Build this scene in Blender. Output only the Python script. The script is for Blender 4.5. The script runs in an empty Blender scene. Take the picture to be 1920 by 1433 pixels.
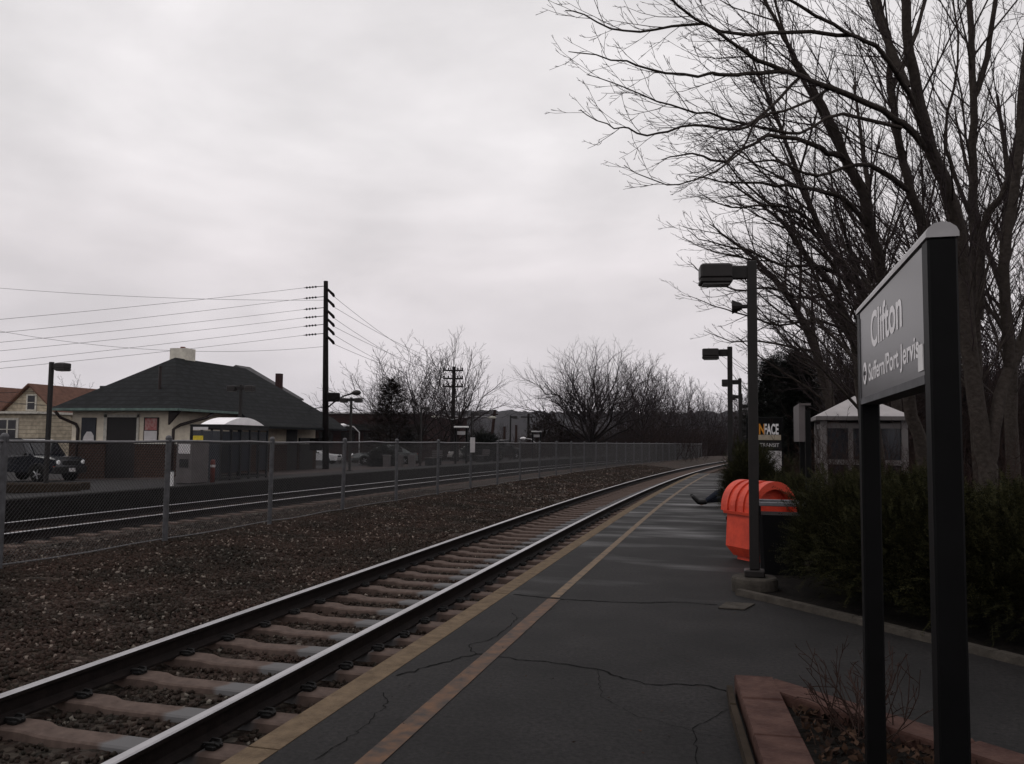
import bpy, math, random
import numpy as np
from mathutils import Vector, Matrix

R = math.radians
# ------------------------------------------------------------------ camera
F_PX, CXP, CYP = 1562.0, 960.0, 716.5
YAW, PITCH, ROLL, EYE = R(15.27), R(4.06), R(0.64), 1.5
scene = bpy.context.scene
col = scene.collection
_f = Vector((-math.sin(YAW)*math.cos(PITCH), math.cos(YAW)*math.cos(PITCH), math.sin(PITCH)))
_r0 = Vector((math.cos(YAW), math.sin(YAW), 0)); _u0 = _r0.cross(_f)
_r = _r0*math.cos(ROLL) + _u0*math.sin(ROLL); _u = -_r0*math.sin(ROLL) + _u0*math.cos(ROLL)
cam_data = bpy.data.cameras.new("camera"); cam = bpy.data.objects.new("camera", cam_data); col.objects.link(cam)
m3 = Matrix((_r, _u, -_f)).transposed(); cam.matrix_world = Matrix.Translation((0, 0, EYE)) @ m3.to_4x4()
cam_data.sensor_width = 36.0; cam_data.lens = 36.0*F_PX/1920.0
cam_data.clip_start = 0.05; cam_data.clip_end = 6000
scene.camera = cam
# ------------------------------------------------------------------ sky and sun (overcast)
SUN_EL, SUN_ROT = R(48), R(250)
world = bpy.data.worlds.new("World"); scene.world = world; world.use_nodes = True
nt = world.node_tree; nt.nodes.clear(); N = nt.nodes.new; L = nt.links.new
out = N("ShaderNodeOutputWorld"); bg = N("ShaderNodeBackground"); bg.inputs[1].default_value = 0.1
sky = N("ShaderNodeTexSky"); sky.sky_type = 'NISHITA'; sky.sun_disc = False
sky.sun_elevation = SUN_EL; sky.sun_rotation = SUN_ROT
hsv = N("ShaderNodeHueSaturation"); hsv.inputs["Saturation"].default_value = 0.05; L(sky.outputs[0], hsv.inputs["Color"])
tc = N("ShaderNodeTexCoord"); sep = N("ShaderNodeSeparateXYZ"); L(tc.outputs["Generated"], sep.inputs[0])
mp = N("ShaderNodeMapping"); mp.inputs["Scale"].default_value = (1.0, 1.0, 2.6); mp.inputs["Location"].default_value = (3.1, 0.7, 0.2)
L(tc.outputs["Generated"], mp.inputs[0])
n1 = N("ShaderNodeTexNoise"); n1.inputs["Scale"].default_value = 2.6; n1.inputs["Detail"].default_value = 7; n1.inputs["Roughness"].default_value = 0.5
n1.inputs["Distortion"].default_value = 0.5
L(mp.outputs[0], n1.inputs["Vector"])
cr = N("ShaderNodeValToRGB"); cr.color_ramp.elements[0].position = 0.38; cr.color_ramp.elements[0].color = (0.83, 0.825, 0.83, 1)
cr.color_ramp.elements[1].position = 0.62; cr.color_ramp.elements[1].color = (1.06, 1.05, 1.055, 1)
n3 = N("ShaderNodeTexNoise"); n3.inputs["Scale"].default_value = 6.5; n3.inputs["Detail"].default_value = 5; L(mp.outputs[0], n3.inputs["Vector"])
nm = N("ShaderNodeMix"); nm.data_type = 'FLOAT'; nm.inputs[0].default_value = 0.32; L(n1.outputs[0], nm.inputs[2]); L(n3.outputs[0], nm.inputs[3])
L(nm.outputs[0], cr.inputs[0])
gr = N("ShaderNodeValToRGB")        # overcast sky: darker low down, brighter overhead
e = gr.color_ramp.elements; e[0].position = 0.0; e[0].color = (7.0, 6.6, 6.9, 1); e[1].position = 1.0; e[1].color = (9.2, 9.0, 9.1, 1)
for p_, c_ in ((0.08, (7.5, 7.12, 7.35)), (0.2, (8.3, 7.9, 8.05)), (0.34, (8.8, 8.55, 8.65))):
    q = e.new(p_); q.color = (*c_, 1)
L(sep.outputs["Z"], gr.inputs[0])
mul = N("ShaderNodeMix"); mul.data_type = 'RGBA'; mul.blend_type = 'MULTIPLY'; mul.inputs[0].default_value = 1
L(cr.outputs[0], mul.inputs[6]); L(gr.outputs[0], mul.inputs[7])
mix = N("ShaderNodeMix"); mix.data_type = 'RGBA'; mix.inputs[0].default_value = 0.06
L(mul.outputs[2], mix.inputs[6]); L(hsv.outputs[0], mix.inputs[7])
L(mix.outputs[2], bg.inputs[0]); L(bg.outputs[0], out.inputs[0])
sd = bpy.data.lights.new("sun", 'SUN'); sd.energy = 0.5; sd.angle = R(25); sd.color = (1.0, 0.97, 0.93)
sun = bpy.data.objects.new("sun", sd); col.objects.link(sun)
_sd = Vector((math.sin(SUN_ROT)*math.cos(SUN_EL), math.cos(SUN_ROT)*math.cos(SUN_EL), math.sin(SUN_EL)))
sun.rotation_euler = (_sd).to_track_quat('Z', 'Y').to_euler(); sun.location = (0, 0, 60)
scene.view_settings.view_transform = 'Standard'; scene.view_settings.look = 'None'
scene.view_settings.exposure = 0.0; scene.view_settings.gamma = 1.0
try:
    scene.cycles.use_denoising = True
    scene.cycles.max_bounces = 6; scene.cycles.volume_bounces = 0
    scene.cycles.transparent_max_bounces = 12
    scene.cycles.volume_step_rate = 4
except Exception: pass

# ------------------------------------------------------------------ helpers
def cam_pt(px, py, depth):
    """photo direction -> world point at a depth in metres"""
    d = _f + _r*((px-CXP)/F_PX) - _u*((py-CYP)/F_PX)
    return Vector((0, 0, EYE)) + d*depth

def tag(o, label=None, cat=None, group=None, kind=None):
    if label: o['label'] = label
    if cat: o['category'] = cat
    if group: o['group'] = group
    if kind: o['kind'] = kind
    return o

def empty(name, loc, label=None, cat=None, group=None, rz=0.0):
    o = bpy.data.objects.new(name, None); col.objects.link(o)
    o.location = loc; o.rotation_euler = (0, 0, rz); o.empty_display_size = 0.1
    return tag(o, label, cat, group)

def link_mesh(name, verts, faces, mats, parent=None, mi=None, smooth=False):
    me = bpy.data.meshes.new(name)
    if parent is not None:
        off = np.array(ORG.get(parent.name, (0, 0, 0)), float)
        verts = np.asarray(verts, float) - off
    if isinstance(faces, np.ndarray):
        nf, k = faces.shape
        me.vertices.add(len(verts)); me.vertices.foreach_set("co", np.asarray(verts, np.float32).ravel())
        me.loops.add(nf*k); me.loops.foreach_set("vertex_index", faces.astype(np.int32).ravel())
        me.polygons.add(nf); me.polygons.foreach_set("loop_start", np.arange(0, nf*k, k, dtype=np.int32))
        me.polygons.foreach_set("loop_total", np.full(nf, k, np.int32))
        me.update(calc_edges=True); me.validate()
    else:
        me.from_pydata([tuple(v) for v in verts], [], faces); me.update()
    if not isinstance(mats, (list, tuple)): mats = [mats]
    for m in mats: me.materials.append(m)
    if mi is not None: me.polygons.foreach_set("material_index", np.asarray(mi, np.int32))
    if smooth: me.polygons.foreach_set("use_smooth", np.ones(len(me.polygons), bool))
    o = bpy.data.objects.new(name, me); col.objects.link(o)
    if parent is not None: o.parent = parent
    return o

ORG = {}
def thing(name, loc, label, cat, group=None):
    """an Empty at the thing's base; its parts are written in world coordinates and shifted to it"""
    o = empty(name, loc, label, cat, group); ORG[o.name] = tuple(loc)
    return o
def sub(o, org):                                    # let a mesh part carry sub-parts built in the same coordinates
    ORG[o.name] = org; return o

class MB:
    def __init__(s): s.v = []; s.f = []; s.m = []
    def add(s, vs, fs, mi=0):
        n = len(s.v); s.v += [tuple(v) for v in vs]
        s.f += [tuple(i+n for i in f) for f in fs]; s.m += [mi]*len(fs); return s
    def box(s, c, size, rz=0.0, mi=0, taper=1.0, rot=None):
        x, y, z = size[0]/2, size[1]/2, size[2]/2; M = rot if rot is not None else Matrix.Rotation(rz, 3, 'Z')
        vs = []
        for dz, t in ((-z, 1.0), (z, taper)):
            for a, b in ((-x, -y), (x, -y), (x, y), (-x, y)):
                vs.append(Vector(c) + M @ Vector((a*t, b*t, dz)))
        return s.add(vs, [(3, 2, 1, 0), (4, 5, 6, 7), (0, 1, 5, 4), (1, 2, 6, 5), (2, 3, 7, 6), (3, 0, 4, 7)], mi)
    def rbox(s, c, size, b, rz=0.0, mi=0):
        """box with chamfered vertical and horizontal edges"""
        x, y, z = size[0]/2, size[1]/2, size[2]/2; M = Matrix.Rotation(rz, 3, 'Z')
        def ring(ix, zz):
            xx, yy = x-ix, y-ix; k = min(b, xx, yy)
            return [(-xx+k, -yy, zz), (xx-k, -yy, zz), (xx, -yy+k, zz), (xx, yy-k, zz), (xx-k, yy, zz), (-xx+k, yy, zz), (-xx, yy-k, zz), (-xx, -yy+k, zz)]
        rings = [ring(b, -z), ring(0, -z+b), ring(0, z-b), ring(b, z)]
        vs = [Vector(c) + M @ Vector(p) for r_ in rings for p in r_]; fs = [tuple(range(7, -1, -1)), tuple(range(24, 32))]
        for k in range(3):
            for i in range(8): fs.append((k*8+i, k*8+(i+1) % 8, k*8+8+(i+1) % 8, k*8+8+i))
        return s.add(vs, fs, mi)
    def quad(s, a, b, c, d, mi=0): return s.add([a, b, c, d], [(0, 1, 2, 3)], mi)
    def prism(s, pts, axis, mi=0):
        """planar polygon pts pushed along the vector axis"""
        n = len(pts); a = Vector(axis); vs = [Vector(p) for p in pts] + [Vector(p)+a for p in pts]
        fs = [tuple(range(n-1, -1, -1)), tuple(range(n, 2*n))] + [(i, (i+1) % n, n+(i+1) % n, n+i) for i in range(n)]
        return s.add(vs, fs, mi)
    def tube(s, pts, r, sides=6, mi=0, caps=True):
        pts = [Vector(p) for p in pts]; n = len(pts)
        rs = r if isinstance(r, (list, tuple)) else [r]*n
        vs = []; ref = None
        for i, p in enumerate(pts):
            t = (pts[min(i+1, n-1)] - pts[max(i-1, 0)]).normalized()
            if ref is None: ref = Vector((0, 0, 1)) if abs(t.z) < 0.9 else Vector((1, 0, 0))
            a = t.cross(ref); a = a.normalized() if a.length > 1e-6 else Vector((1, 0, 0)); b = t.cross(a)
            for k in range(sides):
                an = 2*math.pi*k/sides + math.pi/sides
                vs.append(p + (a*math.cos(an) + b*math.sin(an))*rs[i])
        fs = [(i*sides+k, i*sides+(k+1) % sides, (i+1)*sides+(k+1) % sides, (i+1)*sides+k) for i in range(n-1) for k in range(sides)]
        if caps: fs += [tuple(range(sides-1, -1, -1)), tuple(range((n-1)*sides, n*sides))]
        return s.add(vs, fs, mi)
    def lathe(s, c, prof, sides=16, mi=0, axis='Z', rz=0.0):
        vs = []; fs = []
        for r_, h in prof:
            for k in range(sides):
                an = 2*math.pi*k/sides; x, y = r_*math.cos(an), r_*math.sin(an)
                if axis == 'Z': p = Vector((x, y, h))
                elif axis == 'Y': p = Vector((x, h, y))
                else: p = Vector((h, x, y))
                vs.append(Vector(c) + Matrix.Rotation(rz, 3, 'Z') @ p)
        for i in range(len(prof)-1):
            for k in range(sides): fs.append((i*sides+k, i*sides+(k+1) % sides, (i+1)*sides+(k+1) % sides, (i+1)*sides+k))
        fs += [tuple(range(sides-1, -1, -1)), tuple(range((len(prof)-1)*sides, len(prof)*sides))]
        return s.add(vs, fs, mi)
    def build(s, name, mats, parent=None, smooth=False):
        return link_mesh(name, s.v, s.f, mats, parent, s.m, smooth)

def kids(o): return [c for c in o.children]
def copy_tree(o, parent=None):
    c = o.copy(); col.objects.link(c)
    if parent is not None: c.parent = parent
    for ch in kids(o): copy_tree(ch, c)
    return c

# ------------------------------------------------------------------ materials
DIM = 0.48      # scales down dark non-metal colours: camera tone contrast put into the base colour
def mat(name, c, rough=0.6, var=0.2, scale=6.0, bump=0.0, bscale=40.0, metal=0.0, c2=None, detail=5, spec=0.3, coat=0.0, island=False, lo=0.35, hi=0.65):
    m = bpy.data.materials.new(name); m.use_nodes = True; t = m.node_tree; b = t.nodes["Principled BSDF"]
    b.inputs["Roughness"].default_value = rough; b.inputs["Metallic"].default_value = metal
    b.inputs["Specular IOR Level"].default_value = spec if rough < .78 else spec*.35
    if coat: b.inputs["Coat Weight"].default_value = coat; b.inputs["Coat Roughness"].default_value = 0.12
    if max(c) < 0.3 and not metal: c = tuple(x*DIM for x in c); c2 = tuple(x*DIM for x in c2) if c2 else None
    if c2 is None: c1 = tuple(x*(1-var) for x in c); c2 = tuple(min(1, x*(1+var)) for x in c)
    else: c1 = c
    rp = t.nodes.new("ShaderNodeValToRGB"); rp.color_ramp.elements[0].position = lo; rp.color_ramp.elements[1].position = hi
    rp.color_ramp.elements[0].color = (*c1, 1); rp.color_ramp.elements[1].color = (*c2, 1)
    tcn = t.nodes.new("ShaderNodeTexCoord")
    if island:
        g = t.nodes.new("ShaderNodeNewGeometry"); t.links.new(g.outputs["Random Per Island"], rp.inputs[0])
    else:
        n = t.nodes.new("ShaderNodeTexNoise"); n.inputs["Scale"].default_value = scale; n.inputs["Detail"].default_value = detail
        n.inputs["Roughness"].default_value = 0.6
        t.links.new(tcn.outputs["Object"], n.inputs["Vector"]); t.links.new(n.outputs[0], rp.inputs[0])
    t.links.new(rp.outputs[0], b.inputs["Base Color"])
    if bump:
        n2 = t.nodes.new("ShaderNodeTexNoise"); n2.inputs["Scale"].default_value = bscale; n2.inputs["Detail"].default_value = 4
        t.links.new(tcn.outputs["Object"], n2.inputs["Vector"])
        bn = t.nodes.new("ShaderNodeBump"); bn.inputs["Strength"].default_value = bump; bn.inputs["Distance"].default_value = 0.02
        t.links.new(n2.outputs[0], bn.inputs["Height"]); t.links.new(bn.outputs[0], b.inputs["Normal"])
    return m
def nodes_of(m): return m.node_tree, m.node_tree.nodes["Principled BSDF"]

M = {}
M['steel'] = mat("polished_rail_steel", (0.36, 0.35, 0.36), 0.28, 0.15, 3, metal=1.0)
M['rust'] = mat("rusty_rail_side", (0.020, 0.014, 0.013), 0.8, 0.3, 9, bump=0.2)
M['clip'] = mat("dark_rail_clip", (0.010, 0.009, 0.009), 0.6)
M['kerb'] = mat("weathered_coping_concrete", (0.185, 0.132, 0.085), 0.85, 0.3, 9, bump=0.6, bscale=60, c2=(0.299, 0.215, 0.138))
M['darkconc'] = mat("dark_concrete", (0.018, 0.016, 0.015), 0.9, 0.4, 4, bump=0.3)  # dark concrete with mottled tone, for the far platform edge
M['conc'] = mat("grey_concrete", (0.10, 0.088, 0.075), 0.9, 0.3, 6, bump=0.4)
M['bronze'] = mat("dark_bronze_paint", (0.022, 0.018, 0.017), 0.5, 0.2, 10, spec=0.25)
M['fix'] = mat("bronze_fixture_paint", (0.040, 0.034, 0.033), 0.5, 0.15, 6, spec=0.25)
M['lens'] = mat("lamp_lens", (0.25, 0.24, 0.23), 0.25, 0.1)
M['black'] = mat("black_sign_paint", (0.006, 0.006, 0.0065), 0.5, 0.2, 8, spec=0.09)
M['galv'] = mat("galvanised_steel", (0.15, 0.147, 0.152), 0.5, 0.2, 12, metal=0.4)
M['galvpost'] = mat("galvanised_post", (0.078, 0.078, 0.083), 0.55, 0.25, 12, metal=0.25)
M['wire'] = mat("dull_fence_wire", (0.060, 0.058, 0.060), 0.6, 0.2, 12, metal=0.2)
M['signgrey'] = mat("sign_frame_grey", (0.36, 0.35, 0.355), 0.4, 0.12, 9)
M['white'] = mat("white_paint", (0.62, 0.61, 0.61), 0.5, 0.08, 8)
M['letter'] = mat("white_lettering", (0.74, 0.72, 0.73), 0.5, 0.05, 8)
M['cable'] = mat("black_cable", (0.02, 0.019, 0.021), 0.7)
M['pole'] = mat("creosoted_pole", (0.016, 0.012, 0.012), 0.85, 0.35, 5, bump=0.4)
M['redpole'] = mat("weathered_brown_pole", (0.055, 0.03, 0.026), 0.85, 0.3, 5)
M['stucco'] = mat("cream_stucco", (0.60, 0.54, 0.44), 0.9, 0.12, 3, bump=0.2)
M['chim'] = mat("cream_chimney_render", (0.56, 0.53, 0.46), 0.9, 0.15, 3)
M['sill'] = mat("pale_stone_sill", (0.50, 0.48, 0.44), 0.8, 0.12, 8)
M['gutter'] = mat("green_copper_gutter", (0.19, 0.28, 0.25), 0.6, 0.25, 4)
M['pipe'] = mat("dark_brown_downspout", (0.030, 0.015, 0.013), 0.5)
M['dooro'] = mat("dark_maroon_door", (0.012, 0.008, 0.008), 0.5, 0.25, 4)
M['doorg'] = mat("dark_green_brown_door", (0.016, 0.015, 0.012), 0.6, 0.25, 4)
M['glass'] = mat("dark_window_glass", (0.030, 0.030, 0.036), 0.08, 0.2, 3)
M['navy'] = mat("navy_panel", (0.014, 0.018, 0.030), 0.3, 0.2, 5)
M['orange'] = mat("orange_bin_plastic", (0.42, 0.036, 0.016), 0.55, 0.2, 7, c2=(0.58, 0.056, 0.024), bump=0.15, bscale=30, spec=0.4)
M["blackbin"] = mat("black_bin_plastic", (0.006, 0.006, 0.007), 0.6, spec=0.1)
M['binrim'] = mat("grey_metal_rim", (0.16, 0.16, 0.17), 0.35, metal=0.6)
M['rubber'] = mat("black_rubber", (0.010, 0.010, 0.010), 0.8)
M['rim'] = mat("alloy_rim", (0.30, 0.30, 0.31), 0.35, metal=0.6)
M['head'] = mat("headlight_glass", (0.75, 0.75, 0.76), 0.12)
M['amber'] = mat("amber_lamp_glass", (0.35, 0.04, 0.015), 0.2)
M['redlamp'] = mat("red_lamp_glass", (0.40, 0.03, 0.03), 0.2)
M['jean'] = mat("dark_blue_denim", (0.035, 0.042, 0.062), 0.9, 0.25, 30)
M['boot'] = mat("black_boot_leather", (0.012, 0.010, 0.011), 0.5)
M['coat'] = mat("dark_coat_cloth", (0.018, 0.018, 0.02), 0.9)
M['skin'] = mat("skin", (0.36, 0.21, 0.15), 0.6)
M['hair'] = mat("dark_hair", (0.012, 0.009, 0.007), 0.7)
M['brass'] = mat("yellow_sign", (0.55, 0.42, 0.03), 0.5)
M['yew'] = mat("dark_yew_needles", (0.010, 0.014, 0.006), 0.8, spec=0.12, c2=(0.085, 0.080, 0.036), island=True, lo=0.0, hi=1.0)
M['yewwood'] = mat("yew_wood", (0.025, 0.018, 0.013), 0.9)
M['dark_conifer'] = mat("black_green_needles", (0.006, 0.009, 0.006), 0.7, c2=(0.016, 0.020, 0.012), island=True, lo=0.0, hi=1.0)
M['rust_conifer'] = mat("brown_green_needles", (0.018, 0.014, 0.010), 0.8, c2=(0.050, 0.032, 0.026), island=True, lo=0.0, hi=1.0)
M['bark'] = mat("grey_brown_bark", (0.070, 0.058, 0.051), 0.95, 0.35, 16, bump=1.0, bscale=22, c2=(0.118, 0.098, 0.086), spec=0.2)
M['twig'] = mat("dark_twig", (0.085, 0.064, 0.066), 0.85, 0.3, 3)
M['farbark'] = mat("dark_far_bark", (0.036, 0.028, 0.027), 0.9, 0.3, 2)
M['fartwig'] = mat("grey_far_twig", (0.060, 0.046, 0.048), 0.9, 0.3, 0.6)
M['brush'] = mat("reddish_dead_brush", (0.030, 0.020, 0.018), 0.95, c2=(0.060, 0.038, 0.034), island=True, lo=0, hi=1)
M['redtwig'] = mat("reddish_shrub_twig", (0.070, 0.042, 0.035), 0.9, 0.3, 4)
M['soil'] = mat("wet_dark_soil", (0.014, 0.011, 0.009), 0.95, 0.5, 12, bump=0.8, bscale=30)
M['litter'] = mat("fallen_leaves", (0.022, 0.013, 0.010), 0.9, c2=(0.11, 0.062, 0.040), island=True, lo=0.1, hi=1.0)
M['paver'] = mat("pinkish_paving_brick", (0.085, 0.062, 0.058), 0.85, 0.2, 3)
M['lot'] = mat("dark_lot_asphalt", (0.040, 0.037, 0.038), 0.8, 0.25, 2, bump=0.3)
M['timber'] = mat("old_timber_edging", (0.055, 0.040, 0.028), 0.9, 0.3, 6)
M['earth'] = mat("winter_earth", (0.040, 0.031, 0.027), 1.0, 0.35, 0.4)
M['hillwood'] = mat("far_wooded_hillside", (0.035, 0.031, 0.032), 1.0, 0.45, 0.02, detail=9)
M['benchwood'] = mat("grey_bench_slats", (0.17, 0.15, 0.15), 0.8)
M['jeepblue'] = mat("dark_navy_car_paint", (0.010, 0.013, 0.022), 0.25, 0.1, 3, coat=0.6)
M['silver'] = mat("silver_car_paint", (0.13, 0.14, 0.14), 0.3, 0.08, 3, metal=0.4, coat=0.4)
M['carwhite'] = mat("white_car_paint", (0.55, 0.55, 0.56), 0.3, 0.05, 3, coat=0.4)
M['cardark'] = mat("dark_car_paint", (0.014, 0.013, 0.015), 0.28, 0.1, 3, coat=0.5)
M['carbeige'] = mat("pale_car_paint", (0.30, 0.29, 0.28), 0.3, 0.05, 3, coat=0.4)
M['trim'] = mat("black_trim", (0.012, 0.012, 0.013), 0.6)
M['sidecream'] = mat("cream_trim", (0.45, 0.43, 0.38), 0.7)
M['roofgrey'] = mat("grey_shingle", (0.16, 0.155, 0.16), 0.9, 0.2, 2)
M['roofred'] = mat("brown_red_shingle", (0.22, 0.115, 0.085), 0.9, 0.2, 3)
M['vinyl'] = mat("white_polycarbonate", (0.90, 0.88, 0.89), 0.35, 0.05, 3)
M['kioskframe'] = mat("offwhite_metal_frame", (0.299, 0.275, 0.27), 0.5, 0.1, 5)
M['kioskroof'] = mat("pale_kiosk_roof", (0.42, 0.395, 0.395), 0.55, 0.1, 3)
M['poster_dark'] = mat("poster_navy", (0.018, 0.024, 0.040), 0.4, 0.3, 3)
M['poster_red'] = mat("poster_red", (0.30, 0.05, 0.05), 0.4, 0.3, 6, c2=(0.42, 0.26, 0.24))
M['poster_white'] = mat("poster_white", (0.50, 0.48, 0.48), 0.5, 0.08, 6)
M['poster_pale'] = mat("poster_beige", (0.34, 0.29, 0.22), 0.5, 0.2, 6)
M['poster_orange'] = mat("poster_orange", (0.60, 0.24, 0.02), 0.5, 0.1, 6)
M['bollard'] = mat("red_orange_bollard", (0.22, 0.035, 0.022), 0.6)
M['cabinet'] = mat("grey_cabinet_steel", (0.17, 0.15, 0.15), 0.5, 0.15, 3)
M['stripe'] = None

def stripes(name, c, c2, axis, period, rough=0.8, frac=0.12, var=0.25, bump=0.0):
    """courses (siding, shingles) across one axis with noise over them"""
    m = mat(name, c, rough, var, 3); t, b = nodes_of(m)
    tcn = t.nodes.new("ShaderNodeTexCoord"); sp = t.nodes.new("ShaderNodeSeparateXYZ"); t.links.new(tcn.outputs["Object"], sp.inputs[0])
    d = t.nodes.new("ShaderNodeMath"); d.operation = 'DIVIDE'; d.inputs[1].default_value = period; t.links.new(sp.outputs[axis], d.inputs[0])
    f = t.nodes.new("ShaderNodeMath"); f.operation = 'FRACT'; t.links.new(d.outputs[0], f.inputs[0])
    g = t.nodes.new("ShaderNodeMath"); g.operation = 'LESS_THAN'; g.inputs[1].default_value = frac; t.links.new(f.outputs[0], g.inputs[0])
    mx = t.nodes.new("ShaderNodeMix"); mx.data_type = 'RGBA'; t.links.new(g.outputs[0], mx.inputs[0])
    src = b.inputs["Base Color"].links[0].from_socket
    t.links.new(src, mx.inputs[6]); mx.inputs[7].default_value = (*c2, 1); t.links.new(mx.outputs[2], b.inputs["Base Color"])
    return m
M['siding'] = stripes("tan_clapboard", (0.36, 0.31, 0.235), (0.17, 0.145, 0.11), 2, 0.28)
M['shingle'] = stripes("dark_slate_shingle", (0.020, 0.022, 0.024), (0.005, 0.0055, 0.006), 2, 0.20, 0.8, 0.25, 0.5)

def brick(name, c1, c2, mort, scale):
    m = mat(name, c1, 0.9); t, b = nodes_of(m)
    tcn = t.nodes.new("ShaderNodeTexCoord"); mpn = t.nodes.new("ShaderNodeMapping"); t.links.new(tcn.outputs["Object"], mpn.inputs[0])
    cx_ = t.nodes.new("ShaderNodeSeparateXYZ"); t.links.new(mpn.outputs[0], cx_.inputs[0])
    ad = t.nodes.new("ShaderNodeMath"); ad.operation = 'ADD'; t.links.new(cx_.outputs[0], ad.inputs[0]); t.links.new(cx_.outputs[1], ad.inputs[1])
    cb = t.nodes.new("ShaderNodeCombineXYZ"); t.links.new(ad.outputs[0], cb.inputs[0]); t.links.new(cx_.outputs[2], cb.inputs[1])
    br = t.nodes.new("ShaderNodeTexBrick"); br.inputs["Scale"].default_value = scale
    br.inputs["Color1"].default_value = (*c1, 1); br.inputs["Color2"].default_value = (*c2, 1); br.inputs["Mortar"].default_value = (*mort, 1)
    br.inputs["Mortar Size"].default_value = 0.03
    t.links.new(cb.outputs[0], br.inputs["Vector"]); t.links.new(br.outputs[0], b.inputs["Base Color"])
    return m
M['brick'] = brick("red_brown_brick", (0.042, 0.024, 0.018), (0.060, 0.033, 0.025), (0.017, 0.013, 0.011), 2.2)
M['brickfar'] = brick("dull_red_brick", (0.036, 0.017, 0.017), (0.044, 0.022, 0.021), (0.025, 0.017, 0.016), 1.5)

# wet asphalt: dark, worn paler patches, drying streaks where it shines
def asphalt():
    m = mat("wet_asphalt", (0.0160, 0.0146, 0.0147), 0.5, 0.42, 1.3, detail=9, spec=0.20); t, b = nodes_of(m)
    tcn = t.nodes.new("ShaderNodeTexCoord")
    fine = t.nodes.new("ShaderNodeTexNoise"); fine.inputs["Scale"].default_value = 34; fine.inputs["Detail"].default_value = 6; fine.inputs["Roughness"].default_value = 0.75
    t.links.new(tcn.outputs["Object"], fine.inputs["Vector"])
    src = b.inputs["Base Color"].links[0].from_socket
    fr = t.nodes.new("ShaderNodeValToRGB"); fr.color_ramp.elements[0].position = 0.36; fr.color_ramp.elements[0].color = (0.30, 0.30, 0.30, 1)
    fr.color_ramp.elements[1].position = 0.66; fr.color_ramp.elements[1].color = (2.2, 2.15, 2.15, 1); t.links.new(fine.outputs[0], fr.inputs[0])
    mx = t.nodes.new("ShaderNodeMix"); mx.data_type = 'RGBA'; mx.blend_type = 'MULTIPLY'; mx.inputs[0].default_value = 1
    t.links.new(src, mx.inputs[6]); t.links.new(fr.outputs[0], mx.inputs[7]); t.links.new(mx.outputs[2], b.inputs["Base Color"])
    wet = t.nodes.new("ShaderNodeTexNoise"); wet.inputs["Scale"].default_value = 1.0; wet.inputs["Detail"].default_value = 6
    mpn = t.nodes.new("ShaderNodeMapping"); mpn.inputs["Scale"].default_value = (0.55, 1.5, 1); t.links.new(tcn.outputs["Object"], mpn.inputs[0])
    t.links.new(mpn.outputs[0], wet.inputs["Vector"])
    rr = t.nodes.new("ShaderNodeMapRange"); rr.inputs[1].default_value = 0.44; rr.inputs[2].default_value = 0.72; rr.inputs[3].default_value = 0.80; rr.inputs[4].default_value = 0.36
    sy = t.nodes.new("ShaderNodeSeparateXYZ"); t.links.new(tcn.outputs["Object"], sy.inputs[0])
    ym = t.nodes.new("ShaderNodeMapRange"); ym.inputs[1].default_value = 5.0; ym.inputs[2].default_value = 14; ym.inputs[3].default_value = 0.62; t.links.new(sy.outputs[1], ym.inputs[0])
    wm = t.nodes.new("ShaderNodeMath"); wm.operation = 'MULTIPLY'; t.links.new(wet.outputs[0], wm.inputs[0]); t.links.new(ym.outputs[0], wm.inputs[1])
    t.links.new(wm.outputs[0], rr.inputs[0]); t.links.new(rr.outputs[0], b.inputs["Roughness"])
    b1 = t.nodes.new("ShaderNodeBump"); b1.inputs["Strength"].default_value = 0.35; b1.inputs["Distance"].default_value = 0.004
    t.links.new(fine.outputs[0], b1.inputs["Height"])
    wav = t.nodes.new("ShaderNodeTexNoise"); wav.inputs["Scale"].default_value = 1.6; wav.inputs["Detail"].default_value = 2
    t.links.new(tcn.outputs["Object"], wav.inputs["Vector"])
    b2 = t.nodes.new("ShaderNodeBump"); b2.inputs["Strength"].default_value = 0.22; b2.inputs["Distance"].default_value = 0.015
    t.links.new(wav.outputs[0], b2.inputs["Height"]); t.links.new(b1.outputs[0], b2.inputs["Normal"]); t.links.new(b2.outputs[0], b.inputs["Normal"])
    return m
M['asphalt'] = asphalt()

def worn(name, c, under, scale, lo, hi, rough=0.7):
    """paint worn through to what it lies on"""
    m = mat(name, under, rough, c2=c, scale=scale, detail=8, lo=lo, hi=hi); return m
M['orangeline'] = worn("worn_orange_line", (0.22, 0.105, 0.046), (0.060, 0.042, 0.034), 9, 0.36, 0.66)
M['paleline'] = worn("worn_pale_line", (0.27, 0.175, 0.095), (0.09, 0.064, 0.048), 9, 0.30, 0.55)
M['whiteline'] = worn("worn_white_line", (0.30, 0.28, 0.26), (0.10, 0.095, 0.09), 7, 0.25, 0.5)
M['crack'] = mat("open_crack", (0.006, 0.006, 0.006), 1.0)
M['plank'] = mat("faded_red_brown_timber", (0.075, 0.036, 0.030), 0.8, 0.25, 7, bump=0.5, bscale=24, c2=(0.150, 0.082, 0.066))

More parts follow.
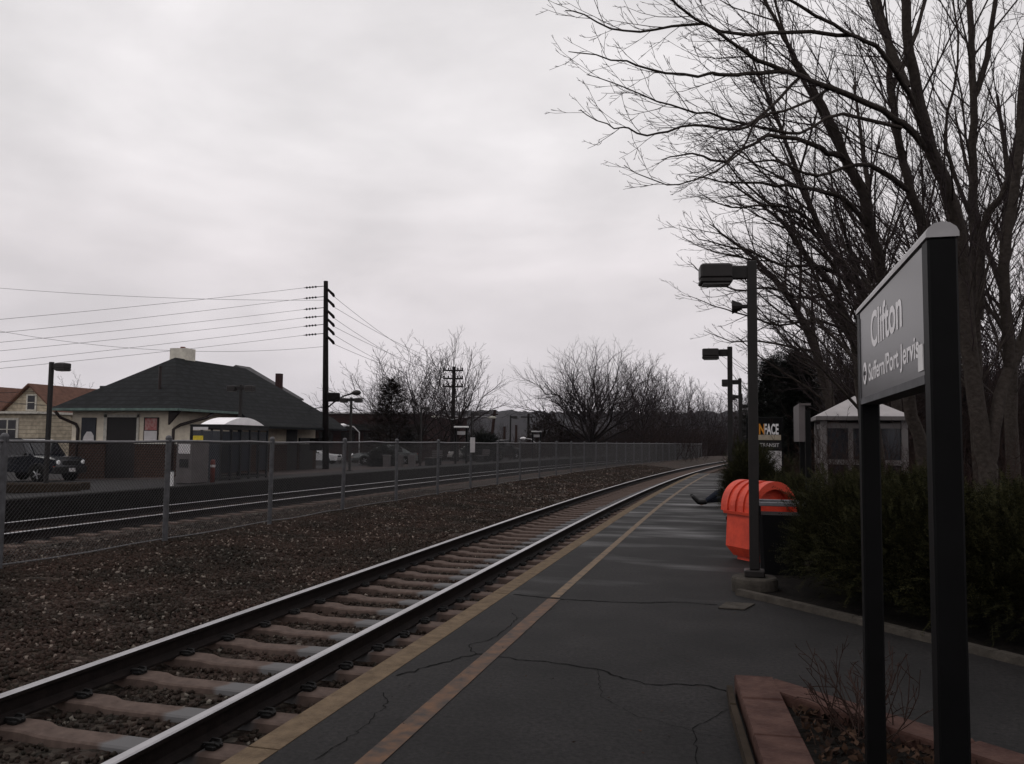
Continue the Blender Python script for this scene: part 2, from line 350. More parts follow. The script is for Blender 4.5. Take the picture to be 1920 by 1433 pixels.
# ballast: brown and grey stone with odd pale ones
def ballast(name, island):
    m = mat(name, (0.0356, 0.0359, 0.0348), 0.85, island=island, scale=22, detail=2, lo=0.0 if island else 0.25, hi=1.0 if island else 0.75); t, b = nodes_of(m)
    rp = [n for n in t.nodes if n.type == 'VALTORGB'][0]; el = rp.color_ramp.elements
    el[0].color = (0.0156, 0.0115, 0.0091, 1); el[1].color = (0.0442, 0.0345, 0.0278, 1)
    for p_, c_ in ((0.3, (0.0270, 0.0172, 0.0139)), (0.55, (0.0185, 0.0158, 0.0125)), (0.8, (0.0356, 0.0244, 0.0201)), (0.955, (0.0413, 0.0330, 0.0278)), (0.965, (0.1210, 0.1041, 0.0905))):
        q = el.new(p_ if island else 0.25+p_*0.5); q.color = (*c_, 1)
    if island: el[-1].color = (0.1564, 0.1363, 0.1184, 1)
    else:
        tcn = t.nodes.new("ShaderNodeTexCoord"); vo = t.nodes.new("ShaderNodeTexVoronoi"); vo.inputs["Scale"].default_value = 17
        t.links.new(tcn.outputs["Object"], vo.inputs["Vector"])
        sp = t.nodes.new("ShaderNodeSeparateColor"); t.links.new(vo.outputs["Color"], sp.inputs[0]); t.links.new(sp.outputs[0], rp.inputs[0])
        el[0].position = 0
        bn = t.nodes.new("ShaderNodeBump"); bn.inputs["Strength"].default_value = 0.9; bn.inputs["Distance"].default_value = 0.03; bn.invert = True
        t.links.new(vo.outputs["Distance"], bn.inputs["Height"]); t.links.new(bn.outputs[0], b.inputs["Normal"])
    return m
M['ballast'] = ballast("ballast_bed", False); M['stone'] = ballast("ballast_stone", True)
for k_ in ('ballast', 'stone'):
    t, b = nodes_of(M[k_]); tcn = t.nodes.new("ShaderNodeTexCoord"); nz_ = t.nodes.new("ShaderNodeTexNoise"); nz_.inputs["Scale"].default_value = 0.8; nz_.inputs["Detail"].default_value = 6
    t.links.new(tcn.outputs["Object"], nz_.inputs["Vector"]); vr = t.nodes.new("ShaderNodeValToRGB"); vr.color_ramp.elements[0].position = .34; vr.color_ramp.elements[1].position = .66
    vr.color_ramp.elements[0].color = (.80, .86, .84, 1); vr.color_ramp.elements[1].color = (1.42, 1.28, 1.24, 1); t.links.new(nz_.outputs[0], vr.inputs[0])
    mx_ = t.nodes.new("ShaderNodeMix"); mx_.data_type = 'RGBA'; mx_.blend_type = 'MULTIPLY'; mx_.inputs[0].default_value = 1
    t.links.new(b.inputs["Base Color"].links[0].from_socket, mx_.inputs[6]); t.links.new(vr.outputs[0], mx_.inputs[7]); t.links.new(mx_.outputs[2], b.inputs["Base Color"])

def tie_mat():
    m = mat("brown_stained_concrete_tie", (0.140, 0.100, 0.085), 0.85, 0.25, 9, c2=(0.230, 0.166, 0.140), bump=0.08); t, b = nodes_of(m)
    tcn = t.nodes.new("ShaderNodeTexCoord"); sp = t.nodes.new("ShaderNodeSeparateXYZ"); t.links.new(tcn.outputs["Object"], sp.inputs[0])
    nz = t.nodes.new("ShaderNodeTexNoise"); nz.inputs["Scale"].default_value = 4; t.links.new(tcn.outputs["Object"], nz.inputs["Vector"])
    ad = t.nodes.new("ShaderNodeMath"); ad.operation = 'MULTIPLY_ADD'; ad.inputs[1].default_value = 0.3; t.links.new(nz.outputs[0], ad.inputs[0]); t.links.new(sp.outputs[0], ad.inputs[2])
    mr = t.nodes.new("ShaderNodeMapRange"); mr.inputs[1].default_value = 0.25; mr.inputs[2].default_value = 0.30; t.links.new(ad.outputs[0], mr.inputs[0])
    mr2 = t.nodes.new("ShaderNodeMapRange"); mr2.inputs[1].default_value = 0.98; mr2.inputs[2].default_value = 1.04; mr2.inputs[3].default_value = 1; mr2.inputs[4].default_value = 0; t.links.new(ad.outputs[0], mr2.inputs[0])
    ml = t.nodes.new("ShaderNodeMath"); ml.operation = 'MULTIPLY'; t.links.new(mr.outputs[0], ml.inputs[0]); t.links.new(mr2.outputs[0], ml.inputs[1])
    mx = t.nodes.new("ShaderNodeMix"); mx.data_type = 'RGBA'; src = b.inputs["Base Color"].links[0].from_socket
    t.links.new(ml.outputs[0], mx.inputs[0]); t.links.new(src, mx.inputs[6]); mx.inputs[7].default_value = (0.115, 0.112, 0.114, 1); t.links.new(mx.outputs[2], b.inputs["Base Color"])
    return m
M['tie'] = tie_mat()

def panel_mat():
    m = mat("glossy_dark_sign_panel", (0.045, 0.043, 0.045), 0.28, 0.12, 4, spec=0.6, c2=(0.06, 0.056, 0.058)); return m
M['panel'] = panel_mat()
def clearglass(name, c, f):
    m = bpy.data.materials.new(name); m.use_nodes = True; t = m.node_tree; b = t.nodes["Principled BSDF"]
    b.inputs["Base Color"].default_value = (*c, 1); b.inputs["Roughness"].default_value = 0.08
    tr = t.nodes.new("ShaderNodeBsdfTransparent"); tr.inputs[0].default_value = (0.75, 0.77, 0.80, 1); mx = t.nodes.new("ShaderNodeMixShader"); mx.inputs[0].default_value = f
    t.links.new(tr.outputs[0], mx.inputs[1]); t.links.new(b.outputs[0], mx.inputs[2]); t.links.new(mx.outputs[0], t.nodes["Material Output"].inputs[0])
    return m
M['clear'] = clearglass("shelter_glass", (0.05, 0.055, 0.065), 0.45)

def text(body, size, mat_, parent, origin, xdir, normal, name="lettering", bold=0.0, squash=1.0, width=None):
    cu = bpy.data.curves.new(name, 'FONT'); cu.body = body; cu.size = size; cu.extrude = 0.0002; cu.offset = bold
    tmp = bpy.data.objects.new("tmp_text", cu); col.objects.link(tmp)
    dg = bpy.context.evaluated_depsgraph_get(); me = bpy.data.meshes.new_from_object(tmp.evaluated_get(dg))
    bpy.data.objects.remove(tmp)
    xd = Vector(xdir).normalized(); nn = Vector(normal).normalized(); up = nn.cross(xd); o3 = Vector(origin)
    off = Vector(ORG.get(parent.name, (0, 0, 0)))
    if width: xs__ = [v.co.x for v in me.vertices]; squash = width/(max(xs__)-min(xs__))
    for v in me.vertices:
        v.co = o3 + xd*v.co.x*squash + up*v.co.y + nn*v.co.z - off
    me.materials.clear(); me.materials.append(mat_); me.name = name
    o = bpy.data.objects.new(name, me); col.objects.link(o); o.parent = parent
    return o

# ------------------------------------------------------------------ the line of the railway
def s_(Y): return -0.011*(Y-5) + (max(0.0, Y-15)**2)/1142.0
def ds_(Y): return -0.011 + 2*max(0.0, Y-15)/1142.0
def TP(Y, d, z=0.0):
    a = math.atan(ds_(Y)); return Vector((s_(Y) + d*math.cos(a), Y - d*math.sin(a), z))
def samples(y0, y1, st): return [y0 + (y1-y0)*i/max(1, int(round((y1-y0)/st))) for i in range(int(round((y1-y0)/st))+1)]
def strip(mb, ys, prof, mi=0):
    """loft a cross profile [(d,z)...] along the line"""
    n = len(prof); vs = [TP(Y, d, z) for Y in ys for d, z in prof]
    fs = [(i*n+k, i*n+k+1, (i+1)*n+k+1, (i+1)*n+k) for i in range(len(ys)-1) for k in range(n-1)]
    return mb.add(vs, fs, mi)
def loft(mb, ys, prof, mi=None):
    """closed profile along the line, with end caps"""
    n = len(prof); vs = [TP(Y, d, z) for Y in ys for d, z in prof]; b = len(mb.v)
    fs = []; ms = []
    for i in range(len(ys)-1):
        for k in range(n): fs.append((i*n+k, i*n+(k+1) % n, (i+1)*n+(k+1) % n, (i+1)*n+k)); ms.append(mi[k] if mi else 0)
    fs += [tuple(range(n-1, -1, -1)), tuple(range((len(ys)-1)*n, len(ys)*n))]; ms += [0, 0]
    mb.v += [tuple(v) for v in vs]; mb.f += [tuple(q+b for q in f) for f in fs]; mb.m += ms

rng = np.random.default_rng(7); random.seed(7)
BED = [(-14.9, -0.50), (-14.3, -0.45), (-13.9, -0.43), (-12.4, -0.43), (-11.4, -0.42), (-10.6, -0.40), (-9.6, -0.26), (-8.9, -0.15), (-8.4, -0.12), (-7.8, -0.13), (-7.0, -0.20), (-6.2, -0.28), (-5.5, -0.34), (-5.05, -0.38), (-4.8, -0.465), (-3.2, -0.465), (-2.9, -0.47), (-2.3, -0.48)]
bd = np.array([a for a, _ in BED]); bz = np.array([b for _, b in BED])
def bed_z(d): return np.interp(d, bd, bz)

# ---- setting: ground, bed, platforms
HX = 1450
mb = MB(); mb.quad((-HX, -HX, -0.80), (HX, -HX, -0.80), (HX, HX, -0.80), (-HX, HX, -0.80))
tag(mb.build("ground", M['earth']), kind='structure')
mb = MB(); ds = np.arange(-14.9, -2.29, 0.2); ys = samples(-4, 30, 0.25) + samples(31, 170, 1.5)
vs = []; nz = np.random.default_rng(3)
for Y in ys:
    for d in ds:
        p = TP(Y, float(d), float(bed_z(d))); k = 0.012 if not (-4.9 < d < -3.1) else 0.006
        vs.append((p.x, p.y, p.z + nz.normal()*k + 0.025*math.sin(Y*0.9+d*1.7)*math.sin(Y*0.37-d)*(1 if -10 < d < -5.3 else 0)))
n = len(ds); fs = np.array([(i*n+k, i*n+k+1, (i+1)*n+k+1, (i+1)*n+k) for i in range(len(ys)-1) for k in range(n-1)])
tag(link_mesh("track_bed", vs, fs, M['ballast'], smooth=True), kind='structure')
ysP = samples(-4, 43, 0.5)
mb = MB(); vs = []; xr = [-2.17, -1.6, -1.0, -0.4, 0.3]
for Y in ysP:
    for d in xr: vs.append(TP(Y, d))
    vs.append(Vector((max(2.2, TP(Y, .3).x+1.5), Y, 0))); vs.append(Vector((9.0, Y, 0)))
n = 7; mb.add(vs, [(i*n+k, i*n+k+1, (i+1)*n+k+1, (i+1)*n+k) for i in range(len(ysP)-1) for k in range(n-1)])
tag(mb.build("platform", M['asphalt']), kind='structure')
mb = MB(); y = -4.0                                                   # coping stones with open joints
cuts = [-4, -0.6, 3.72, 8.05, 12.0, 15.8, 19.6, 23.4, 27.2, 31, 34.8, 38.6, 43]
for a, b in zip(cuts[:-1], cuts[1:]):
    loft(mb, samples(a+0.008, b-0.008, 0.5), [(-2.36, -0.62), (-2.17, -0.62), (-2.17, 0.003), (-2.335, 0.003), (-2.36, -0.022)])
loft(mb, samples(-4, 43, 0.5), [(-2.34, -0.62), (-2.18, -0.62), (-2.18, -0.03), (-2.34, -0.03)], None)
tag(mb.build("platform_edge", M['kerb']), kind='structure')
# painted lines
mb = MB(); strip(mb, samples(-2, 7.92, 0.3), [(-1.745, 0.004), (-1.625, 0.004)]); tag(mb.build("platform_line", M['orangeline']), kind='structure')
mb = MB(); strip(mb, samples(7.99, 42.5, 0.4), [(-1.74, 0.004), (-1.65, 0.004)]); tag(mb.build("platform_line", M['paleline']), kind='structure')
mb = MB(); strip(mb, [33.05, 33.25], [(-1.63, 0.004), (-0.3, 0.004)]); strip(mb, [42.2, 42.45], [(-1.63, 0.004), (0.6, 0.004)])
tag(mb.build("platform_crossing_line", M['whiteline']), kind='structure')
# cracks in the asphalt
def crack(mb, pts, w):
    P = [Vector((x, y, 0.003)) for x, y in pts]; Q = [P[0]]
    for a, b in zip(P[:-1], P[1:]):
        k = max(2, int((b-a).length/0.05))
        for i in range(1, k+1):
            q = a.lerp(b, i/k); Q.append(q + Vector((random.gauss(0, .009), random.gauss(0, .012), 0)) if i < k else q)
    for i in range(len(Q)-1):
        t = (Q[i+1]-Q[i]).normalized(); nrm = Vector((-t.y, t.x, 0)); w0 = w*random.uniform(.4, 1.3); w1 = w*random.uniform(.4, 1.3)
        mb.quad(Q[i]-nrm*w0, Q[i]+nrm*w0, Q[i+1]+nrm*w1, Q[i+1]-nrm*w1)
mb = MB()
crack(mb, [(-2.15, 8.02), (-1.77, 7.93), (-1.30, 7.92), (-0.91, 7.97), (-0.63, 8.12), (-0.21, 8.12)], 0.012)
crack(mb, [(-2.12, 5.05), (-1.95, 5.43), (-1.80, 5.72), (-1.65, 5.70), (-1.34, 5.67), (-0.92, 5.59), (-0.68, 5.41), (-0.58, 5.34), (-0.19, 5.42), (-0.06, 5.31)], 0.007)
crack(mb, [(-1.93, 3.64), (-1.91, 3.86), (-1.92, 4.27), (-1.95, 4.53), (-2.05, 4.69)], 0.003)
crack(mb, [(-1.80, 5.72), (-1.93, 5.95), (-1.83, 6.16), (-1.81, 6.54), (-1.83, 6.95), (-1.93, 7.15)], 0.0035)
crack(mb, [(-1.83, 6.95), (-1.70, 7.1), (-1.62, 7.5)], 0.0025); crack(mb, [(-0.92, 5.59), (-0.80, 5.0), (-0.55, 4.7), (-0.1, 4.5)], 0.0016)
crack(mb, [(-1.70, 3.3), (-1.66, 3.9), (-1.74, 4.3)], 0.0025); crack(mb, [(-0.05, 5.0), (-0.25, 4.6), (-0.2, 4.1)], 0.0025)
tag(mb.build("pavement_cracks", M['crack']), kind='structure')
# soil of the planting beds
mb = MB(); vs = [(-0.02, 8.78), (0.43, 8.27), (0.91, 7.73), (1.24, 7.33), (1.7, 6.78), (3.2, 5.2), (9, 5.2), (14, 30), (9, 60), (1.4, 43), (0.9, 30), (0.62, 20), (0.45, 12)]
mb.add([(x, y, 0.03) for x, y in vs], [tuple(range(len(vs)))]); tag(mb.build("planting_bed", M['soil']), kind='structure')
mb = MB(); mb.quad((9, -4, -0.02), (80, -4, 0.3), (80, 200, 0.3), (9, 200, -0.02)); mb.quad((1.5, 43.2, -0.05), (9.0, 43.2, -0.05), (40, 200, 0.1), (12, 150, -0.3))
tag(mb.build("woodland_floor", M['earth']), kind='structure')
# far side: platform strip, lot, paving
LG = [(-60, -0.55), (-33, -0.55), (-28, -0.40), (-24, -0.24), (-18, 0.0), (-14.95, 0.12)]
def gl(x): return float(np.interp(x, [a for a, _ in LG], [b for _, b in LG]))
mb = MB(); loft(mb, samples(2, 75, 1), [(-15.25, 0.135), (-14.95, 0.135), (-14.93, 0.11), (-14.97, -0.6), (-15.25, -0.6)]); tag(mb.build("far_platform_edge", M['darkconc']), kind='structure')
mb = MB(); vs = []; xs = [-60, -33, -28, -24, -21, -18, -15.2]; ysL = samples(-10, 100, 2)
for Y in ysL:
    for x in xs:
        xx = x if x != -15.2 else TP(min(Y, 75), -15.2).x
        vs.append((xx, Y, gl(xx)))
n = len(xs); mb.add(vs, [(i*n+k, i*n+k+1, (i+1)*n+k+1, (i+1)*n+k) for i in range(len(ysL)-1) for k in range(n-1)]); tag(mb.build("parking_lot", M['lot']), kind='structure')
mb = MB()
def sheet(mb, pts, dz=0.006): mb.add([(x, y, gl(x)+dz) for x, y in pts], [tuple(range(len(pts)))])
for x0, x1 in ((-21, -18), (-24, -21), (-28, -24), (-30.5, -28)):
    sheet(mb, [(x0, 28.6 if x0 > -25 else 29.6), (x1, 28.6 if x0 > -25 else 29.6), (x1, 31.6), (x0, 31.6)])
sheet(mb, [(-24, 31.6), (-21, 31.6), (-21, 62), (-24, 62)]); sheet(mb, [(-21, 28.6), (-18, 28.6), (-18, 62), (-21, 62)])
tag(mb.build("sidewalk", M['paver']), kind='structure')

# ------------------------------------------------------------------ rails and ties
def rail(d, z, y0, y1, label, grp):
    h, w = 0.036, 0.011
    prof = [(-.07, -.175), (.07, -.175), (.07, -.158), (.022, -.140), (w, -.125), (w, -.052), (h-.004, -.040), (h, -.030), (h, -.008), (h-.010, 0), (-h+.010, 0), (-h, -.008), (-h, -.030), (-h+.004, -.040), (-w, -.052), (-w, -.125), (-.022, -.140), (-.07, -.158)]
    mi = [0]*len(prof); mi[8] = 1; mi[9] = 1; mi[10] = 1
    mb = MB(); loft(mb, samples(y0, 30, 0.5)+samples(31, y1, 1.5), [(d+a, z+b) for a, b in prof], mi)
    return tag(mb.build("rail", [M['rust'], M['steel']]), label, "rail", grp)
rail(-4.7525, -0.22, -3, 170, "long rail of the near track on the side of the chain-link fence", "rails")
rail(-3.2475, -0.22, -3, 170, "long shiny rail right beside the platform coping", "rails")
rail(-13.95, -0.22, 5, 110, "rail beyond the fence, close under the far platform edge", "rails")
rail(-12.42, -0.22, 5, 110, "rail just beyond the chain-link fence, nearer of the two behind it", "rails")

def make_tie(clips):
    mb = MB(); prof = [(-1.30, 0.0), (-0.52, 0.0), (-0.45, -.004), (-0.38, -.020), (-0.31, -.024), (0.31, -.024), (0.38, -.020), (0.45, -.004), (0.52, 0.0), (1.30, 0.0)]
    vs = []
    for x, z in prof:
        wt = 0.092 if abs(x) < .4 else 0.106
        vs += [(x, -0.14, z-.2), (x, -wt-.008, z-.012), (x, -wt+.008, z), (x, wt-.008, z), (x, wt+.008, z-.012), (x, 0.14, z-.2)]
    n = 6; fs = [(i*n+k, (i+1)*n+k, (i+1)*n+k+1, i*n+k+1) for i in range(len(prof)-1) for k in range(n-1)]
    fs += [tuple(range(n)), tuple(range((len(prof)-1)*n+n-1, (len(prof)-1)*n-1, -1))]
    t = link_mesh("railway_tie", vs, fs, M['tie'])
    if clips:
        for sx in (-1, 1):
            for e in (-1, 1):
                c = MB(); x = sx*0.7525 + e*0.115
                c.rbox((x, 0, 0.014), (0.075, 0.10, 0.035), 0.010)
                c.tube([(x-e*.055, -.04, .022), (x-e*.04, -.044, .042), (x+e*.025, -.036, .042), (x+e*.038, -.01, .02)], .009, 6)
                c.tube([(x-e*.055, .04, .022), (x-e*.04, .044, .042), (x+e*.025, .036, .042), (x+e*.038, .01, .02)], .009, 6)
                c.build("rail_clip", M['clip'], t)
    return t
tie_a = make_tie(True); tie_b = make_tie(False)
def lay(c, Y, d, z, label, grp):
    p = TP(Y, d, z); c.location = p + Vector((random.gauss(0, .012), 0, random.gauss(0, .003))); c.rotation_euler = (0, random.gauss(0, .004), -math.atan(ds_(Y)) + random.gauss(0, .010))
    return tag(c, label, "railway tie", grp)
Y = 2.2; first = True
while Y < 92:
    if Y < 24: c = tie_a if first else copy_tree(tie_a); first = False
    else: c = copy_tree(tie_b)
    lay(c, Y, -4.0, -0.395, "brown-stained concrete tie under the rails beside the platform", "ties of the near track"); Y += 0.61
Y = 9.5; first = True
while Y < 58:
    c = tie_b if first else copy_tree(tie_b); first = False
    lay(c, Y, -13.19, -0.395, "concrete tie under the rails beyond the chain-link fence", "ties of the far track"); Y += 0.61

# loose ballast stones lying on the bed
def pebbles(n, ys, dd, size, name, seed, keep=None):
    g = np.random.default_rng(seed)
    Yv = g.uniform(ys[0], ys[1], n); d = g.uniform(dd[0], dd[1], n)
    if keep is not None: k = keep(Yv, d, g); Yv, d = Yv[k], d[k]
    n = len(Yv); s = np.array([s_(y) for y in Yv]); a = np.arctan([ds_(y) for y in Yv])
    P = np.c_[s + d*np.cos(a), Yv - d*np.sin(a), bed_z(d) + .025*np.sin(Yv*.9+d*1.7)*np.sin(Yv*.37-d)*((d > -10) & (d < -5.3))]
    cube = np.array([[-1, -1, -1], [1, -1, -1], [1, 1, -1], [-1, 1, -1], [-1, -1, 1], [1, -1, 1], [1, 1, 1], [-1, 1, 1]], float)*0.62
    fc = np.array([[3, 2, 1, 0], [4, 5, 6, 7], [0, 1, 5, 4], [1, 2, 6, 5], [2, 3, 7, 6], [3, 0, 4, 7]])
    V = cube[None] + g.normal(0, .20, (n, 8, 3)); V *= (g.uniform(size[0], size[1], (n, 1, 1))*0.5*np.stack([g.uniform(.8, 1.35, n), g.uniform(.7, 1.1, n), g.uniform(.5, .9, n)], 1)[:, None])
    q = g.normal(0, 1, (n, 4)); q /= np.linalg.norm(q, axis=1)[:, None]; w, x, y, z = q.T
    Rm = np.stack([np.stack([1-2*(y*y+z*z), 2*(x*y-z*w), 2*(x*z+y*w)], 1), np.stack([2*(x*y+z*w), 1-2*(x*x+z*z), 2*(y*z-x*w)], 1), np.stack([2*(x*z-y*w), 2*(y*z+x*w), 1-2*(x*x+y*y)], 1)], 1)
    V = np.einsum('nij,nkj->nki', Rm, V) + P[:, None] + np.array([0, 0, 0.008])
    Fq = (fc[None] + (np.arange(n)*8)[:, None, None]).reshape(-1, 4)
    return V.reshape(-1, 3), Fq
def near_keep(Y, d, g): return g.uniform(0, 1, len(Y)) < np.clip(1.25 - (Y-4)/22, .4, 1)
def gap_keep(Y, d, g):
    ph = np.mod(Y-2.2+0.305, 0.61)-0.305
    ok = (np.abs(ph) > .122) | (np.abs(d+4) > 1.27)
    return ok & (np.abs(np.abs(d+4)-.7525) > .085)
A = [pebbles(62000, (3.0, 25), (-8.9, -5.0), (.030, .062), "a", 1, near_keep), pebbles(15000, (2.6, 16), (-5.1, -2.36), (.028, .055), "b", 2, gap_keep),
     pebbles(9000, (9, 30), (-11.6, -8.7), (.04, .08), "c", 5), pebbles(9000, (24, 60), (-8.6, -5.0), (.05, .10), "d", 6)]
V = []; Fq = []; o_ = 0
for v, f in A: V.append(v); Fq.append(f+o_); o_ += len(v)
tag(link_mesh("ballast_stones", np.concatenate(V), np.concatenate(Fq), M['stone']), "loose brown and grey ballast stones around the rails", "ballast", kind='stuff')

# ------------------------------------------------------------------ chain-link fence
fence = thing("chain_link_fence", TP(11.3, -8.55, -0.12), "long grey chain-link fence on the ballast between the two tracks", "fence")
FD, FZ, FT = -8.55, -0.12, 1.475
posts = [11.3 + 3.05*k for k in range(-2, 28)]
pm = MB(); pm.tube([(0, 0, -.25), (0, 0, 1.60)], .042, 10); pm.lathe((0, 0, 1.60), [(.048, -.02), (.05, .01), (.04, .035), (.018, .052)], 10)
pm.tube([(-.05, 0, 1.56), (.05, 0, 1.56)], .02, 6)
pmesh = None
for Yp in posts:
    p = TP(Yp, FD, FZ)
    if pmesh is None: o = pm.build("post", M['galvpost']); pmesh = o.data; o.parent = fence
    else: o = bpy.data.objects.new("post", pmesh); col.objects.link(o); o.parent = fence
    o.location = p - Vector(ORG[fence.name]); o.rotation_euler = (random.gauss(0, .007), random.gauss(0, .007), 0)
mb = MB(); yy = []
for a, b in zip(posts[:-1], posts[1:]): yy += [a + (b-a)*k/4 for k in range(4)]
yy.append(posts[-1])
mb.tube([TP(y, FD, FT-.045 + random.gauss(0, .006)) for y in yy], .021, 8); mb.build("top_rail", M['galv'], fence, True)
mb = MB(); mb.tube([TP(y, FD, FZ+.05 + random.gauss(0, .012)) for y in yy], .009, 5); mb.build("bottom_wire", M['galv'], fence)
mb = MB(); H = FT-FZ-.10; st = 0.062; y = posts[0]
def wires(mb, y, dirn):
    P = []
    for i in range(4):
        t = i/3; yv = y + dirn*H*t
        if yv < posts[0] or yv > posts[-1]: return
        P.append(TP(yv, FD + .012*dirn, FZ+.05+H*t))
    mb.tube(P, 0.0026, 3, caps=False)
while y < posts[-1]:
    wires(mb, y, 1); wires(mb, y, -1); y += st
mb.build("wire_mesh", M['wire'], fence)
nb = MB(); q = TP(posts[7], FD+.06, 0); pz = TP(posts[7], FD, 0)
nb.box((q.x, q.y, 1.36), (.02, .44, .50), -math.atan(ds_(26))); notice = nb.build("notice_board", M['poster_white'], fence)

# ------------------------------------------------------------------ platform lamps
def lamp(loc, label, heads, base=True, rz=0.0, spk=False, h=3.5):
    t = thing("platform_lamp", loc, label, "lamp post", "platform lamps"); x, y, z = loc
    b = MB()
    if base:
        b.lathe((x, y, z), [(.225, -.05), (.23, .10), (.225, .135), (.21, .15), (.14, .15)], 28); b.build("concrete_base", M['conc'], t, False)
        b = MB()
    zb = z + (.15 if base else 0)
    b.rbox((x, y, zb+.035), (.20, .20, .07), .01); b.build("base_plate", M['bronze'], t)
    p = MB(); p.rbox((x, y, (zb+.07+z+h)/2), (.10, .10, z+h-zb-.07), .008); p.build("pole", M['bronze'], t)
    c, s = math.cos(rz), math.sin(rz)
    for sd_ in heads:
        a = MB(); ex = sd_*.13; a.rbox((x+c*ex, y+s*ex, z+h-.12), (.17, .07, .14), .01, rz); a.build("arm", M['bronze'], t)
        f = MB(); ex = sd_*.375; f.rbox((x+c*ex, y+s*ex, z+h-.115), (.325, .26, .155), .018, rz); f.rbox((x+c*ex, y+s*ex, z+h-.215), (.33, .265, .05), .012, rz); fx = sub(f.build("lamp_head", M['fix'], t), loc)
        g = MB(); g.box((x+c*ex, y+s*ex, z+h-.244), (.27, .21, .02), rz); g.build("lens", M['lens'], fx)
    if spk:
        k = MB(); k.tube([(x-.05, y-.02, z+2.93), (x-.10, y-.02, z+2.93)], .022, 8); k.lathe((x-.10, y-.02, z+2.93), [(.03, .0), (.045, -.03), (.075, -.10), (.07, -.105), (.02, -.06)], 12, axis='X'); k.build("loudspeaker", M['bronze'], t)
    return t
lamp((0.14, 8.98, 0), "nearest brown lamp post, on a round concrete base by the orange bin", [-1], True, R(8), True, 3.41)
lamp((-0.17, 17.2, 0), "square brown lamp post rising from the shrubs just beyond the nearest lamp", [-1], False, h=3.44)
lamp((0.03, 26.4, 0), "brown lamp post on the near platform, third away along the shrubs", [-1], False)
lamp((0.09, 34.7, 0), "brown lamp post on the near platform, fourth away, mostly behind the third", [-1], False)
lamp((0.6, 43.4, 0), "small far lamp post at the end of the near platform, only its lamp showing", [-1], False)
lamp((-17.95, 18.4, 0), "brown single-head lamp post on the far platform by the blue jeep", [1], False)
lamp((-17.94, 27.3, -.01), "double-head lamp post in front of the white arched shelter roof", [-1, 1], False)
lamp((-17.75, 36.1, -.01), "double-head lamp post right of the tall utility pole", [-1, 1], False)
lamp((-18.05, 45.9, -.01), "single-head lamp post among the bare trees left of the white fence notice", [1], False)
lamp((-17.93, 55.2, -.01), "single-head lamp post against the pale hill, nearer of two", [1], False)
lamp((-17.2, 62.7, -.01), "single-head lamp post against the pale hill beside the dark car", [1], False)

# ------------------------------------------------------------------ station name sign
sg = thing("station_sign", (0.56, 3.27, 0.06), "dark station name sign on two black posts in the brick-edged bed, close by", "station sign")
SX, YA, YB, ZT, ZB2 = 0.555, 2.58, 3.97, 2.09, 1.70
for Yp in (YA, YB):
    p = MB(); p.rbox((SX, Yp, (0.0+ZT-.004)/2), (.078, .078, ZT-.004), .006); p.build("post", M['black'], sg)
fr = MB()
pr = [(SX-.043, ZT-.004), (SX-.043, ZT+.010), (SX-.036, ZT+.024), (SX-.020, ZT+.036), (SX, ZT+.040), (SX+.020, ZT+.036), (SX+.036, ZT+.024), (SX+.043, ZT+.010), (SX+.043, ZT-.004)]
fr.prism([(x, YA-.042, z) for x, z in pr][::-1], (0, YB-YA+.084, 0)); fr.build("top_cap", M['signgrey'], sg)
fb = MB(); fb.box((SX, (YA+YB)/2, ZB2-.010), (.078, YB-YA-.08, .026))
fb.box((SX, YB-.046, (ZT+ZB2)/2-.02), (.082, .014, ZT-ZB2-.03)); fb.build("frame", M['galvpost'], sg)
pn = MB(); pn.box((SX, (YA+YB)/2-.003, (ZT-.012+ZB2+.003)/2), (.074, YB-YA-.098, ZT-.012-ZB2-.003)); pn.build("panel", M['panel'], sg)
fx_ = SX-.0382
text("Clifton", 0.195, M['letter'], sg, (fx_, 3.615, 1.893), (0, -1, 0), (-1, 0, 0), bold=0.0035, width=.66)
text("Suffern/Port Jervis", 0.098, M['letter'], sg, (fx_, 3.69, 1.764), (0, -1, 0), (-1, 0, 0), bold=0.0016, width=.995)
ds_k = MB(); ds_k.lathe((fx_, 3.785, 1.802), [(.047, .0), (.047, -.002)], 28, axis='X'); ar = sub(ds_k.build("arrow_disc", M['letter'], sg), ORG[sg.name])
aw = MB(); X_ = fx_-.0035; yc, zc_ = 3.785, 1.802
aw.prism([(X_, yc+.034, zc_), (X_, yc+.004, zc_+.030), (X_, yc-.005, zc_+.021), (X_, yc+.008, zc_+.008), (X_, yc-.032, zc_+.008), (X_, yc-.032, zc_-.008), (X_, yc+.008, zc_-.008), (X_, yc-.005, zc_-.021), (X_, yc+.004, zc_-.030)], (.001, 0, 0)); aw.build("arrow", M['black'], ar)
stk = MB(); stk.box((fx_-.001, 2.662, 1.757), (.003, .068, .078)); stk.build("white_sticker", M['white'], sg)

